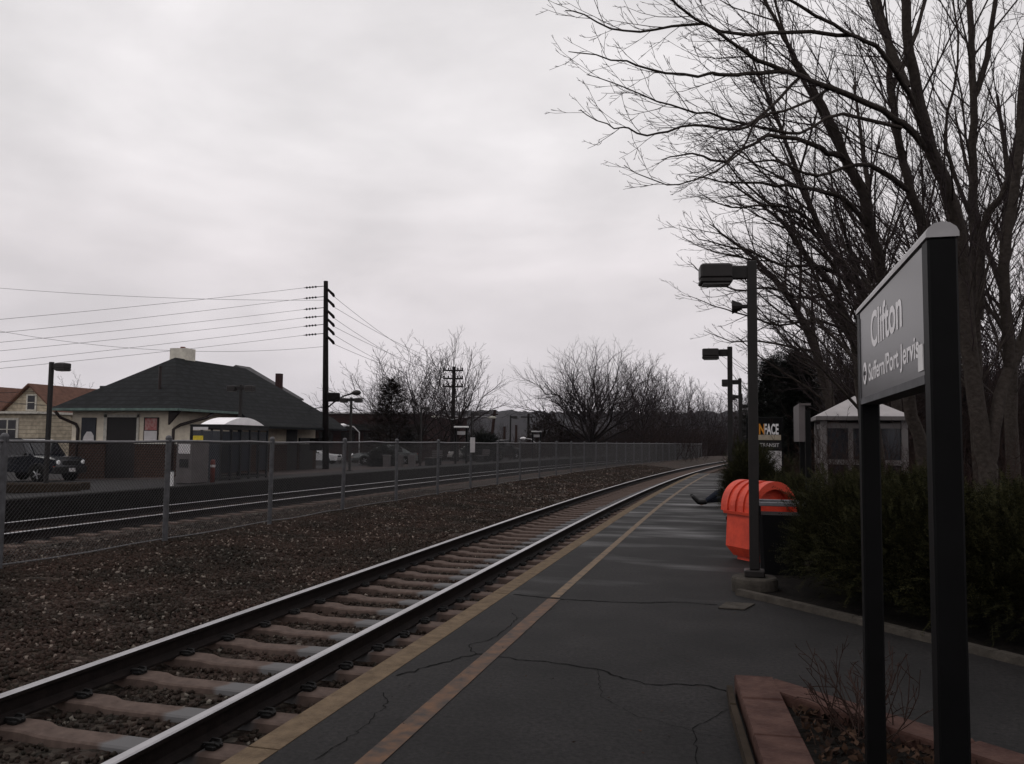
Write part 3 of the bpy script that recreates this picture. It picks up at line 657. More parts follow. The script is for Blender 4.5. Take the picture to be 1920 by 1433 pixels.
# timber edged bed round the sign
eb = thing("timber_edging", (-0.04, 5.35, 0), "low red-brown timber edging of the bed around the station sign", "garden edging")
def beam(mb, a, b, w, z0, z1, side=1):
    a, b = Vector((*a, 0)), Vector((*b, 0)); t = (b-a).normalized(); nrm = Vector((t.y, -t.x, 0))*side*w
    p = [a, b, b+nrm, a+nrm]; k = .012
    vs = [v + Vector((0, 0, z0)) for v in p] + [v + Vector((0, 0, z1-k)) for v in p]
    c = sum(p, Vector())/4; vs += [v + (c-v).normalized()*k + Vector((0, 0, z1)) for v in p]
    fs = [(3, 2, 1, 0), (8, 9, 10, 11)] + [(i, (i+1) % 4, 4+(i+1) % 4, 4+i) for i in range(4)] + [(4+i, 4+(i+1) % 4, 8+(i+1) % 4, 8+i) for i in range(4)]
    mb.add(vs, fs)
for i, (ya, yb) in enumerate(((5.34, 4.885), (4.875, 4.30), (4.29, 3.6), (3.59, 2.6))):
    f_ = lambda y: (-0.04 + (5.34-y)*0.092, y)
    b = MB(); beam(b, f_(yb), f_(ya), .225, 0.0, 0.105+random.uniform(-.003, .003), 1); b.build("beam", M['plank'], eb)
b = MB(); beam(b, (-.085+.25*.092, 4.9), (-.085, 5.27), .035, 0.0, 0.06, 1); beam(b, (-.085+1.6*.092, 3.6), (-.085+.26*.092, 4.89), .035, 0, .06, 1); b.build("side_board", M['timber'], eb)
for (a, b2) in (((0.195, 5.345), (0.62, 4.96)), ((0.626, 4.953), (1.08, 4.545)), ((1.086, 4.54), (1.75, 3.94))):
    b = MB(); beam(b, b2, a, .20, 0.0, 0.10, -1); b.build("beam", M['plank'], eb)
mb = MB(); mb.add([(x, y, .035) for x, y in ((.16, 5.2), (0.27, 4.0), (.42, 2.5), (1.5, 2.5), (1.6, 4.0))], [(0, 1, 2, 3, 4)]); tag(mb.build("sign_bed_soil", M['soil']), kind='structure')
g = np.random.default_rng(4); n = 2600; P = np.c_[g.uniform(.2, 1.5, n), g.uniform(2.6, 5.2, n), g.uniform(.045, .075, n)]
P = P[(P[:, 1] < 5.28-(P[:, 0]-.2)*.88) & (P[:, 0] > .16+(5.3-P[:, 1])*.10+.07)]; n = len(P)
ax = g.normal(0, 1, (n, 3)); ax /= np.linalg.norm(ax, axis=1)[:, None]; bx = np.cross(ax, g.normal(0, 1, (n, 3))); bx /= np.linalg.norm(bx, axis=1)[:, None]
sz = g.uniform(.012, .034, (n, 1)); V = np.stack([P-ax*sz, P-bx*sz*.6, P+ax*sz, P+bx*sz*.6], 1).reshape(-1, 3); V[:, 2] = np.maximum(V[:, 2], .038)
tag(link_mesh("leaf_litter", V, np.arange(4*n).reshape(-1, 4), M['litter']), "dead leaves and chips lying in the sign bed", "leaf litter", kind='stuff')
ed = thing("concrete_edging", (-.04, 8.7, 0), "thin curved concrete edging along the foot of the yew hedge", "garden edging")
ep = [(-0.05, 8.70), (0.43, 8.19), (0.91, 7.65), (1.24, 7.25), (1.72, 6.70), (2.6, 5.7)]; b = MB()
for a, c in zip(ep[:-1], ep[1:]): beam(b, c, a, .075, 0, .06, 1)
b.build("edging_strip", M['conc'], ed)
b = MB(); b.add([(x, y, z) for z in (0.004, .012) for x, y in ((-.20, 7.93), (.03, 7.93), (.13, 8.24), (-.13, 8.24))], [(3, 2, 1, 0), (4, 5, 6, 7), (0, 1, 5, 4), (1, 2, 6, 5), (2, 3, 7, 6), (3, 0, 4, 7)])
t = tag(b.build("utility_cover", M['conc']), "small pale utility cover set in the asphalt at the foot of the nearest lamp", "utility cover"); sub(t, (0, 0, 0))
b = MB(); b.add([(x, y, .0125) for x, y in ((-.165, 7.95), (.015, 7.95), (.105, 8.22), (-.105, 8.22))], [(0, 1, 2, 3)]); b.build("lid", M['conc'], t)

g = np.random.default_rng(8); n = 170; Q = [TP(float(y_), float(d_)) for y_, d_ in zip(g.uniform(3.2, 14, n), g.uniform(-2.1, .1, n))]; P = np.array([[q.x, q.y, .005] for q in Q])
az = g.uniform(0, 6.28, n); sz = g.uniform(.004, .013, (n, 1)); ax = np.c_[np.cos(az), np.sin(az), g.normal(0, .15, n)]; bx = np.c_[-np.sin(az), np.cos(az), g.normal(0, .15, n)]
V = np.stack([P-ax*sz, P-bx*sz*.6, P+ax*sz, P+bx*sz*.6], 1).reshape(-1, 3); V[:, 2] = np.maximum(V[:, 2], .004)
tag(link_mesh("grit", V, np.arange(4*n).reshape(-1, 4), M['litter']), "grit and leaf scraps scattered on the platform asphalt", "grit", kind='stuff')

# ------------------------------------------------------------------ bins
ob = thing("orange_bin", (0.17, 11.45, 0), "bright orange plastic bin with a ribbed domed lid beside the shrubs", "bin")
def frustum(mb, c, w0, d0, w1, d1, z0, z1, rz, k=.05):
    def ring(w, d, z):
        x, y = w/2, d/2; return [Matrix.Rotation(rz, 3, 'Z') @ Vector(p) + Vector((c[0], c[1], 0)) for p in ((-x+k, -y, z), (x-k, -y, z), (x, -y+k, z), (x, y-k, z), (x-k, y, z), (-x+k, y, z), (-x, y-k, z), (-x, -y+k, z))]
    vs = ring(w0, d0, z0)+ring(w1, d1, z1); mb.add(vs, [tuple(range(7, -1, -1)), tuple(range(8, 16))]+[(i, (i+1) % 8, 8+(i+1) % 8, 8+i) for i in range(8)])
BR = R(38); bc = (.23, 11.42)
b = MB(); frustum(b, bc, .50, .48, .655, .60, .05, .17, BR); frustum(b, bc, .655, .60, .625, .57, .1701, .60, BR); b.build("body", M['orange'], ob)
b = MB(); frustum(b, bc, .44, .40, .44, .40, .0, .05, BR); b.build("foot", M['orange'], ob)
def arch(mb, c, hw, hgt, y0, y1, z0, rz, seg=22, inner=None):
    M_ = Matrix.Rotation(rz, 3, 'Z'); prof = lambda w, h: [(w*math.cos(math.pi*i/seg), z0+h*math.sin(math.pi*i/seg)**.85 if 0 < i < seg else z0) for i in range(seg+1)]
    P = prof(hw, hgt)
    if inner: P = P + prof(*inner)[::-1]
    V_ = [M_ @ Vector((x, y0, z)) + Vector((c[0], c[1], 0)) for x, z in P]; ax = M_ @ Vector((0, y1-y0, 0))
    if not inner: mb.prism(V_, ax); return
    n = seg+1; W_ = [v+ax for v in V_]; m = 2*n; fs = []
    for i in range(seg):
        o1, o2, i1, i2 = i, i+1, m-1-i, m-2-i
        fs += [(o1, i1, i2, o2), (m+o1, m+o2, m+i2, m+i1), (o1, o2, m+o2, m+o1), (i2, i1, m+i1, m+i2)]
    fs += [(0, m, 2*m-1, m-1), (n-1, n, m+n, m+n-1)]
    mb.add(V_+W_, fs)
b = MB(); arch(b, bc, .322, .375, -.22, .31, .625, BR)
for ya_, yb_, k_ in ((.20, .33, 0), (.04, .13, 0), (-.12, -.03, 0)): arch(b, bc, .342, .40, ya_, yb_, .625, BR)
arch(b, bc, .342, .40, -.34, -.2201, .625, BR, inner=(.285, .30))
b.build("lid", M['orange'], ob)
b = MB(); arch(b, bc, .27, .285, -.236, -.2205, .63, BR); b.build("flap", M['orange'], ob)
b = MB(); frustum(b, bc, .70, .645, .715, .66, .59, .626, BR, .06); b.build("lid_flange", M['orange'], ob)
bb = thing("black_litter_bin", (0.46, 10.25, 0), "black square litter bin with a grey metal rim, half hidden in the hedge", "bin")
b = MB(); frustum(b, (.46, 10.2), .46, .46, .52, .52, 0, .70, 0, .04); b.build("body", M['blackbin'], bb)
for sx in (-1, 1):
    for sy in (-1, 1): b = MB(); b.rbox((.46+sx*.245, 10.2+sy*.245, .755), (.03, .03, .11), .004); b.build("rim_post", M['blackbin'], bb)
b = MB()
for sx, sy, w, d in ((0, -1, .54, .03), (0, 1, .54, .03), (-1, 0, .03, .48), (1, 0, .03, .48)): b.rbox((.46+sx*.255, 10.2+sy*.255, .82), (w, d, .045), .006)
b.build("rim", M['binrim'], bb)

# ------------------------------------------------------------------ notice board and other sign
nk = thing("notice_case", (0.62, 22.0, 0), "black notice case showing a FACE poster and a TRANSIT panel above the shrubs", "notice board")
b = MB(); b.rbox((.62, 22.06, 1.12), (.90, .10, 2.12), .015); b.build("case", M['black'], nk)
b = MB(); b.box((.62, 22.006, 1.86), (.78, .008, .52)); pt = sub(b.build("poster", M['black'], nk), ORG[nk.name])
b = MB(); b.box((.62, 22.000, 1.665), (.78, .006, .13)); b.build("poster_strip", M['poster_pale'], pt)
text("N", .36, M['poster_orange'], pt, (.475, 21.998, 1.75), (1, 0, 0), (0, -1, 0), bold=.012, squash=.55)
text("FACE", .36, M['letter'], pt, (.60, 21.998, 1.75), (1, 0, 0), (0, -1, 0), bold=.012, squash=.42)
b = MB(); b.box((.62, 22.004, 1.47), (.80, .006, .20)); hd = sub(b.build("header", M['trim'], nk), ORG[nk.name])
text("TRANSIT", .13, M['poster_white'], hd, (.50, 21.998, 1.43), (1, 0, 0), (0, -1, 0), bold=.002, squash=.9)
b = MB(); b.box((.62, 22.005, .90), (.80, .008, .86)); b.build("timetable_sheet", M['poster_white'], nk)
s2 = thing("station_sign", (0.93, 12.8, 0), "second station sign seen edge-on, grey panel end and black post above the hedge", "station sign")
b = MB(); b.rbox((.955, 12.7, 1.0), (.075, .075, 2.0), .006); b.build("post", M['black'], s2); b = MB(); b.rbox((.955, 13.9, 1.0), (.075, .075, 2.0), .006); b.build("post", M['black'], s2)
b = MB(); b.box((.875, 13.3, 1.80), (.085, 1.24, .52)); b.build("panel", M['cabinet'], s2)
b = MB(); b.box((.915, 13.3, 2.075), (.16, 1.28, .03)); b.build("top_cap", M['cabinet'], s2)

# pale glazed shelter among the shrubs
sh = thing("waiting_shelter", (2.64, 20.6, 0), "small off-white glazed shelter with a pyramid roof behind the hedge", "shelter")
x0, x1, y0, y1 = 1.82, 3.46, 19.75, 21.35; zt = 2.05
for px_, py_ in ((x0, y0), (x1, y0), (x0, y1), (x1, y1)):
    b = MB(); b.rbox((px_, py_, zt/2), (.13, .13, zt), .008); b.build("corner_post", M['kioskframe'], sh)
b = MB()
for xx in (x0+.55, x1-.55): b.box((xx, y0, 1.0), (.10, .07, 1.9))
for zz in (1.12, .15, 1.92): b.box(((x0+x1)/2, y0+.004, zz), (x1-x0-.13, .06, .11))
for sx in (x0, x1):
    b.box((sx, (y0+y1)/2, 1.0), (.07, .10, 1.9))
    for zz in (1.12, .15, 1.92): b.box((sx+.004, (y0+y1)/2, zz), (.06, y1-y0-.13, .11))
for zz in (1.12, .15, 1.92): b.box(((x0+x1)/2, y1+.004, zz), (x1-x0-.13, .06, .11))
b.build("glazing_bars", M['kioskframe'], sh)
b = MB(); b.box(((x0+x1)/2, y0+.012, 1.03), (x1-x0-.14, .012, 1.75)); b.box(((x0+x1)/2, y1-.012, 1.03), (x1-x0-.14, .012, 1.75)); b.box((x0+.012, (y0+y1)/2, 1.03), (.012, y1-y0-.14, 1.75)); b.box((x1-.012, (y0+y1)/2, 1.03), (.012, y1-y0-.14, 1.75)); b.build("glass", M['clear'], sh)
b = MB(); e_ = .16; c = ((x0+x1)/2, (y0+y1)/2); vs = [(x0-e_, y0-e_, zt+.08), (x1+e_, y0-e_, zt+.08), (x1+e_, y1+e_, zt+.08), (x0-e_, y1+e_, zt+.08), (c[0]-.08, c[1]-.08, 2.62), (c[0]+.08, c[1]-.08, 2.62), (c[0]+.08, c[1]+.08, 2.62), (c[0]-.08, c[1]+.08, 2.62)]
b.add(vs, [(0, 3, 2, 1), (4, 5, 6, 7), (0, 1, 5, 4), (1, 2, 6, 5), (2, 3, 7, 6), (3, 0, 4, 7)]); b.build("roof", M['kioskroof'], sh)
b = MB(); b.box((c[0], c[1], zt+.035), (x1-x0+.36, y1-y0+.36, .085)); b.build("fascia", M['kioskframe'], sh)
b = MB(); b.box((2.2, 20.3, .45), (.5, .4, .06)); b.box((2.2, 20.3, .21), (.4, .3, .42)); b.build("seat", M['benchwood'], sh)

# ------------------------------------------------------------------ person sitting on the platform, legs out towards the track
def skin_body(name, joints, edges, mat_, parent, root=0, sub_=2):
    me = bpy.data.meshes.new(name); off = Vector(ORG[parent.name])
    me.from_pydata([Vector(j[:3])-off for j in joints], edges, []); me.update()
    o = bpy.data.objects.new(name, me); col.objects.link(o)
    mod = o.modifiers.new("skin", 'SKIN'); 
    if not me.skin_vertices:
        bpy.context.view_layer.objects.active = o
    for i, j in enumerate(joints):
        sv = me.skin_vertices[0].data[i]; sv.radius = (j[3], j[4] if len(j) > 4 else j[3]); sv.use_root = (i == root)
    mod.use_smooth_shade = True
    if sub_: s2_ = o.modifiers.new("subd", 'SUBSURF'); s2_.levels = sub_; s2_.render_levels = sub_
    dg = bpy.context.evaluated_depsgraph_get(); m2 = bpy.data.meshes.new_from_object(o.evaluated_get(dg)); bpy.data.objects.remove(o)
    m2.materials.clear(); m2.materials.append(mat_); o = bpy.data.objects.new(name, m2); col.objects.link(o); o.parent = parent
    return o
PX = -.16
pe = thing("person", (0.25, 20.7, 0), "person sitting on the platform behind the shrubs, jeans and dark boots stretched out", "person")
# one continuous body: pelvis, spine, neck, head, arms and legs
J = [(0.22, 20.7, .13, .15, .13), (0.30, 20.7, .34, .15, .11), (0.40, 20.71, .56, .17, .11), (.42, 20.71, .66, .06), (.41, 20.70, .74, .085, .095), (.40, 20.69, .83, .085, .10),
     (0.10, 20.61, .12, .10), (-.30, 20.52, .36, .075), (-.66, 20.40, .10, .048), (-.72, 20.39, .06, .045), (-.86, 20.35, .16, .038),
     (0.10, 20.80, .12, .10), (-.28, 20.88, .17, .075), (-.68, 20.72, .11, .048), (-.74, 20.71, .06, .045), (-.90, 20.66, .18, .038),
     (.40, 20.53, .55, .055), (.24, 20.42, .36, .045), (.02, 20.47, .30, .034), (-.05, 20.49, .29, .03, .018),
     (.40, 20.89, .55, .055), (.26, 20.98, .36, .045), (.04, 20.93, .28, .034), (-.03, 20.92, .27, .03, .018)]
J = [(j[0]+PX, *j[1:]) for j in J]
Eg = [(0, 1), (1, 2), (2, 3), (3, 4), (4, 5), (0, 6), (6, 7), (7, 8), (8, 9), (9, 10), (0, 11), (11, 12), (12, 13), (13, 14), (14, 15), (2, 16), (16, 17), (17, 18), (18, 19), (2, 20), (20, 21), (21, 22), (22, 23)]
body = sub(skin_body("body", J, Eg, M['skin'], pe), ORG[pe.name])
def grow_r(js, k): return [(*j[:3], *[x*k+.006 for x in j[3:]]) for j in js]
skin_body("jeans", grow_r([J[0], J[6], J[7], J[8], J[11], J[12], J[13]], 1.08), [(0, 1), (1, 2), (2, 3), (0, 4), (4, 5), (5, 6)], M['jean'], pe)
skin_body("coat", grow_r([J[0], J[1], J[2], J[3], J[16], J[17], J[18], J[20], J[21], J[22]], 1.12), [(0, 1), (1, 2), (2, 3), (2, 4), (4, 5), (5, 6), (2, 7), (7, 8), (8, 9)], M['coat'], pe, 1)
for k in (0, 5):
    sd = 1 if k else -1
    a, h_, tt = Vector(J[8+k][:3]), Vector(J[9+k][:3]), Vector(J[10+k][:3]); 
    skin_body("boot", [(*(a+Vector((.07, .02, .03))), .080), (*(h_+Vector((.0, 0, .03))), .078, .072), (*h_.lerp(tt, .55), .064, .056), (*(tt+Vector((-.05, -.01, .06))), .054, .042), (*(tt+Vector((-.09, -.02, .10))), .040, .030)], [(0, 1), (1, 2), (2, 3), (3, 4)], M['boot'], pe, 1)
skin_body("hair", [(.44+PX, 20.70, .77, .075), (.43+PX, 20.70, .86, .095), (.40+PX, 20.69, .90, .08)], [(0, 1), (1, 2)], M['hair'], pe)
fc = MB(); fc.lathe((.322+PX, 20.693, .775), [(.012, -.012), (.010, -.030), (.004, -.036)], 8, axis='X'); fc.build("nose", M['skin'], body)
for sy in (-1, 1):
    q = MB(); q.lathe((.325+PX, 20.693+sy*.034, .80), [(.009, .004), (.009, -.002), (.004, -.005)], 8, axis='X'); q.build("eye", M['boot'], body)
    q = MB(); q.rbox((.41+PX, 20.69+sy*.088, .785), (.045, .018, .06), .007); q.build("ear", M['skin'], body)
    for hx, hy, k2 in ((-.05+PX, 20.49, -1), (-.03+PX, 20.92, 1)):
        if sy != k2: continue
        for i in range(4):
            q = MB(); y_ = hy + (i-1.5)*.019; l_ = (.075, .085, .08, .062)[i]
            q.tube([(hx, y_, .285), (hx-l_*.5, y_, .280), (hx-l_*.85, y_, .262), (hx-l_, y_, .243)], [.010, .009, .008, .006], 7); q.build("finger", M['skin'], body, True)
        q = MB(); q.tube([(hx+.03, hy-k2*.03, .29), (hx-.005, hy-k2*.058, .285), (hx-.035, hy-k2*.064, .27)], [.012, .011, .008], 7); q.build("thumb", M['skin'], body, True)
m_ = MB(); m_.rbox((.322+PX, 20.693, .748), (.010, .045, .008), .003); m_.build("mouth", M['redtwig'], body)

# ------------------------------------------------------------------ station house beyond the far platform
st_ = thing("station_house", (-26.9, 38, -.3), "cream stucco station house with a dark hipped roof and brick base", "station building")
WX0, WX1, WY0, WY1 = -29.6, -24.2, 31.7, 44.6; WZ = 2.74
def wall_ring(mb, x0, x1, y0, y1, z0, z1, t=.25):
    mb.box(((x0+x1)/2, y0+t/2, (z0+z1)/2), (x1-x0, t, z1-z0)); mb.box(((x0+x1)/2, y1-t/2, (z0+z1)/2), (x1-x0, t, z1-z0))
    mb.box((x0+t/2, (y0+y1)/2, (z0+z1)/2), (t, y1-y0-2*t, z1-z0)); mb.box((x1-t/2, (y0+y1)/2, (z0+z1)/2), (t, y1-y0-2*t, z1-z0))
b = MB(); wall_ring(b, WX0, WX1, WY0, WY1, -.6, WZ); b.build("wall", M['stucco'], st_)
b = MB(); D0, D1 = -27.66, -26.08                                     # door opening on the end wall; brick base either side of it
for a, c in ((WX0-.05, D0), (D1, WX1+.05)): b.box(((a+c)/2, WY0-.03, .30), (c-a, .10, 1.8))
for a, c in ((WY0+.03, 41.3), (42.5, WY1)): b.box((WX1+.03, (a+c)/2, .30), (.10, c-a, 1.8))
b.build("brick_base", M['brick'], st_)
b = MB()
for a, c in ((WX0-.09, D0), (D1, WX1+.09)): b.box(((a+c)/2, WY0-.06, 1.255), (c-a, .18, .11))
for a, c in ((WY0+.04, 41.3), (42.5, WY1)): b.box((WX1+.06, (a+c)/2, 1.255), (.18, c-a, .11))
b.build("sill_course", M['sill'], st_)
b = MB(); b.box(((D0+D1)/2, WY0-.012, 1.0), (D1-D0, .03, 2.75)); dr = sub(b.build("door", M['dooro'], st_), ORG[st_.name])
b = MB(); b.box(((D0+D1)/2, WY0-.03, 1.32), (D1-D0-.1, .02, .06)); b.box(((D0+D1)/2, WY0-.03, .4), (.05, .02, 1.5)); b.build("door_rail", M['doorg'], dr)
b = MB(); b.box((D0-.09, WY0-.02, 1.95), (.17, .05, 1.26)); b.box((D1+.07, WY0-.02, 1.95), (.12, .05, 1.26)); b.box(((D0+D1)/2, WY0-.02, 2.44), (D1-D0+.4, .05, .12)); b.build("door_surround", M['sidecream'], st_)
b = MB(); b.box((WX1+.012, 41.9, .8), (.03, 1.15, 2.4)); b.build("door", M['dooro'], st_)
b = MB(); b.box((WX1+.05, 43.4, .55), (.12, 1.5, 2.0)); b.build("opening_panel", M['doorg'], st_)  # dark panel added on the wall in place of a dark opening
b = MB(); b.box((-28.65, WY0-.03, 1.78), (.78, .05, 1.16)); p1 = sub(b.build("poster", M['poster_dark'], st_), ORG[st_.name])
b = MB(); b.lathe((-28.60, WY0-.058, 1.50), [(.001, -.004), (.20, .0)], 14, axis='Y'); b.prism([(-28.95, WY0-.060, 1.22), (-28.30, WY0-.060, 1.22), (-28.34, WY0-.060, 1.55), (-28.48, WY0-.060, 1.72), (-28.72, WY0-.060, 1.72), (-28.88, WY0-.060, 1.5)], (0, .003, 0)); b.build("poster_figure", M['poster_white'], p1)
b = MB(); b.box((-25.30, WY0-.03, 1.79), (.76, .05, 1.18)); p2 = sub(b.build("poster", M['pipe'], st_), ORG[st_.name])
b = MB(); b.box((-25.30, WY0-.060, 2.07), (.62, .012, .52)); b.build("poster_picture", M['poster_red'], p2)
b = MB(); b.box((-25.30, WY0-.060, 1.52), (.66, .012, .52)); b.build("poster_sheet", M['poster_white'], p2)
def roof_solid(mb, ring, ridge, th):
    (ax, ay), (bx_, by_), (cx_, cy_), (dx_, dy_) = ring[0][:2], ring[1][:2], ring[2][:2], ring[3][:2]
    v = [Vector(p) for p in ring] + [Vector(p) for p in ridge] + [Vector(p)-Vector((0, 0, th)) for p in ring]
    mb.add(v, [(0, 1, 4), (1, 2, 5, 4), (2, 3, 5), (3, 0, 4, 5), (0, 6, 7, 1), (1, 7, 8, 2), (2, 8, 9, 3), (3, 9, 6, 0), (9, 8, 7, 6)])
EZ = 2.76
b = MB(); roof_solid(b, [(-30.2, 31.0, EZ), (-23.5, 31.0, EZ), (-23.5, 45.3, EZ), (-30.2, 45.3, EZ)], [(-26.9, 35.2, 5.44), (-26.9, 41.3, 5.44)], .10)
b.add([(-23.48, 35.7, EZ+.02), (-22.5, 35.7, 2.10), (-22.5, 45.3, 2.10), (-23.48, 45.3, EZ+.02), (-23.48, 35.7, EZ-.10), (-22.5, 35.7, 1.99), (-22.5, 45.3, 1.99), (-23.48, 45.3, EZ-.10)], [(0, 1, 2, 3), (7, 6, 5, 4), (0, 4, 5, 1), (1, 5, 6, 2), (2, 6, 7, 3)])
rf = sub(b.build("roof", M['shingle'], st_), ORG[st_.name])
b = MB(); b.box((-27.3, 36.3, 5.35), (.92, .80, 1.3)); ch = sub(b.build("chimney", M['chim'], rf), ORG[st_.name])
b = MB(); b.lathe((-27.3, 36.3, 6.0), [(.13, 0), (.12, .10)], 10); b.build("chimney_pot", M['bollard'], rf)
b = MB(); b.tube([(-25.6, 32.5, 3.5), (-25.6, 32.5, 4.75)], .07, 8); b.build("vent_pipe", M['pipe'], rf)
b = MB(); b.box((-26.85, 30.95, EZ-.05), (6.86, .10, .11)); b.box((-23.43, 33.3, EZ-.05), (.10, 4.6, .11)); b.build("gutter", M['gutter'], st_)
for P_ in ([(-29.9, 31.0, 2.6), (-29.85, 31.25, 2.35), (-29.30, 31.6, 2.05), (-29.2, 31.62, 1.85), (-29.2, 31.6, -.3)], [(-23.5, 33.6, 2.62), (-23.55, 33.2, 2.42), (-24.0, 31.95, 2.06), (-24.10, 31.62, 1.85), (-24.12, 31.58, -.25)]):
    b = MB(); b.tube(P_, .07, 8); b.build("downspout", M['pipe'], st_, True)
b = MB()
for yy_ in (31.35, 36.5, 41, 44.9): b.prism([(-24.19, yy_, 2.66), (-23.6, yy_, 2.66), (-24.19, yy_, 2.05)], (0, .12, 0))
b.build("eave_bracket", M['pipe'], st_)

# glazed platform shelter with a white arched roof
gs = thing("platform_shelter", (-17.8, 26.5, .03), "dark framed glass platform shelter with a white arched roof", "shelter")
sx0, sx1, sy0, sy1, sz = -18.4, -17.2, 25.1, 28.0, 1.92
b = MB()
for xx in (sx0, sx1):
    for k in range(6): b.rbox((xx, sy0+(sy1-sy0)*k/5, sz/2), (.07, .07, sz), .005)
    for zz in (.12, 1.30, sz-.05): b.box((xx+.003, (sy0+sy1)/2, zz), (.05, sy1-sy0, .07 if zz < 1.5 else .16))
for yy_ in (sy0, sy1):
    for zz in (.12, sz-.05): b.box(((sx0+sx1)/2, yy_+.003, zz), (sx1-sx0, .05, .10))
b.box(((sx0+sx1)/2, (sy0+sy1)/2, sz+.02), (sx1-sx0+.1, sy1-sy0+.1, .04))
b.build("frame", M['trim'], gs)
b = MB()
for k in (1, 2, 4): b.box((sx1-.01, sy0+(sy1-sy0)*(k+.5)/5, .85), (.015, .80, 1.05))
b.box((sx0+.01, (sy0+sy1)/2, .75), (.015, sy1-sy0-.1, 1.1)); b.build("lower_panel", M['navy'], gs)
b = MB(); b.box((sx1, (sy0+sy1)/2, 1.52), (.012, sy1-sy0-.1, .42)); b.box((sx0, (sy0+sy1)/2, 1.52), (.012, sy1-sy0-.1, .42)); b.box(((sx0+sx1)/2, sy0, .95), (sx1-sx0-.1, .012, 1.6)); b.build("glass", M['clear'], gs)
b = MB(); seg = 14; ya, yb = 25.25, 27.75
top = [(ya+(yb-ya)*i/seg, sz+.05+.27*math.sin(math.pi*i/seg)**.9 if 0 < i < seg else sz+.05) for i in range(seg+1)]
b.prism([(sx0+.25, y_, z_) for y_, z_ in top][::-1], (sx1-sx0-.25, 0, 0)); b.build("arched_roof", M['vinyl'], gs)
b = MB(); b.box((sx0+.3, sy0-.03, 1.42), (.4, .012, .30)); b.build("yellow_notice", M['brass'], gs)
b = MB(); b.box((sx0+.4, sy0-.05, 1.82), (.6, .012, .10)); b.build("name_strip", M['poster_white'], gs)
tv = thing("ticket_cabinet", (-16.7, 22.9, .07), "grey steel ticket cabinet on the far platform beside the glass shelter", "ticket machine")
b = MB(); b.rbox((-16.7, 22.9, .74), (.60, .85, 1.36), .03); b.build("cabinet", M['cabinet'], tv)
b = MB(); b.box((-16.7, 22.468, 1.15), (.42, .02, .30)); b.build("screen_panel", M['poster_white'], tv); b = MB(); b.box((-16.7, 22.465, .70), (.30, .03, .26)); b.build("coin_panel", M['trim'], tv)
bo = thing("bollard", (-16.45, 23.6, .06), "short red-orange bollard beside the grey ticket cabinet", "bollard")
b = MB(); b.lathe((-16.45, 23.6, .05), [(.075, 0), (.075, .68), (.06, .73), (.02, .75)], 12); b.build("post", M['bollard'], bo, True); b = MB(); b.lathe((-16.45, 23.6, .55), [(.078, 0), (.078, .08)], 12); b.build("band", M['poster_white'], bo)
wp = thing("marker_post", (-15.7, 20.6, .09), "short white marker post at the far platform edge", "marker post")
b = MB(); b.rbox((-15.7, 20.6, .30), (.09, .09, .44), .008); b.build("post", M['white'], wp); b = MB(); b.box((-15.7, 20.6, .54), (.11, .11, .03)); b.build("cap", M['trim'], wp)
te = thing("timber_kerb", (-17.9, 18.4, .02), "old timber edging round the foot of the nearest far-platform lamp", "garden edging")
b = MB(); b.rbox((-18.0, 18.0, .12), (2.3, .18, .24), .02, R(38)); b.build("sleeper", M['timber'], te); b = MB(); b.rbox((-18.5, 18.9, .10), (2.3, .18, .24), .02, R(38)); b.build("sleeper", M['timber'], te)

# ------------------------------------------------------------------ houses and the brick block
def house(name, label, x0, x1, y0, y1, z0, ze, zr, wallm, roofm, ridge='X', wins=(), chim=None, ov=.35):
    t = thing(name, ((x0+x1)/2, (y0+y1)/2, z0), label, "house"); o = ORG[t.name]
    b = MB(); b.box(((x0+x1)/2, (y0+y1)/2, (z0+ze)/2), (x1-x0, y1-y0, ze-z0)); mx_, my_ = (x0+x1)/2, (y0+y1)/2
    if ridge == 'Y':
        b.prism([(x0, y0, ze), (x1, y0, ze), (mx_, y0, zr)], (0, y1-y0, 0))
    else: b.prism([(x0, y0, ze), (x0, y1, ze), (x0, my_, zr)][::-1], (x1-x0, 0, 0))
    b.build("wall", wallm, t); b = MB(); th = .14
    if ridge == 'Y':
        k = (zr-ze)/(mx_-x0)
        for sgn, xe in ((-1, x0-ov), (1, x1+ov)):
            b.prism([(xe, y0-ov, ze-k*ov+.02), (mx_, y0-ov, zr+.02), (mx_, y0-ov, zr+.02+th), (xe, y0-ov, ze-k*ov+.02+th)][::sgn], (0, y1-y0+2*ov, 0))
    else:
        k = (zr-ze)/(my_-y0)
        for sgn, ye in ((1, y0-ov), (-1, y1+ov)):
            b.prism([(x0-ov, ye, ze-k*ov+.02), (x0-ov, my_, zr+.02), (x0-ov, my_, zr+.02+th), (x0-ov, ye, ze-k*ov+.02+th)][::sgn], (x1-x0+2*ov, 0, 0))
    rf = sub(b.build("roof", roofm, t), o)
    if chim: b = MB(); b.box(chim[0], chim[1]); c_ = sub(b.build("chimney", chim[2], rf), o)
    for (xc, zc_, w, h, n_) in wins:
        f = MB(); f.box((xc, y0-.03, zc_), (w+.22, .08, h+.22)); fo = sub(f.build("window", M['sidecream'], t), o)
        g_ = MB()
        for i in range(n_): g_.box((xc+(i-(n_-1)/2)*w/n_, y0-.08, zc_), (w/n_-.10, .03, h))
        g_.build("pane", M['glass'], fo); r2 = MB(); r2.box((xc, y0-.10, zc_), (w-.05, .02, .05)); r2.build("sash_bar", M['sidecream'], fo)
    return t
hs = house("house", "tan clapboard house with a small attic window and brown roof, left of the station house", -55.0, -50.05, 52, 68, -.6, 3.35, 5.35, M['siding'], M['roofred'], 'Y', [(-52.4, 4.05, .75, 1.05, 1)], ((-50.9, 58, 5.2), (.7, .7, 1.0), M['trim']))
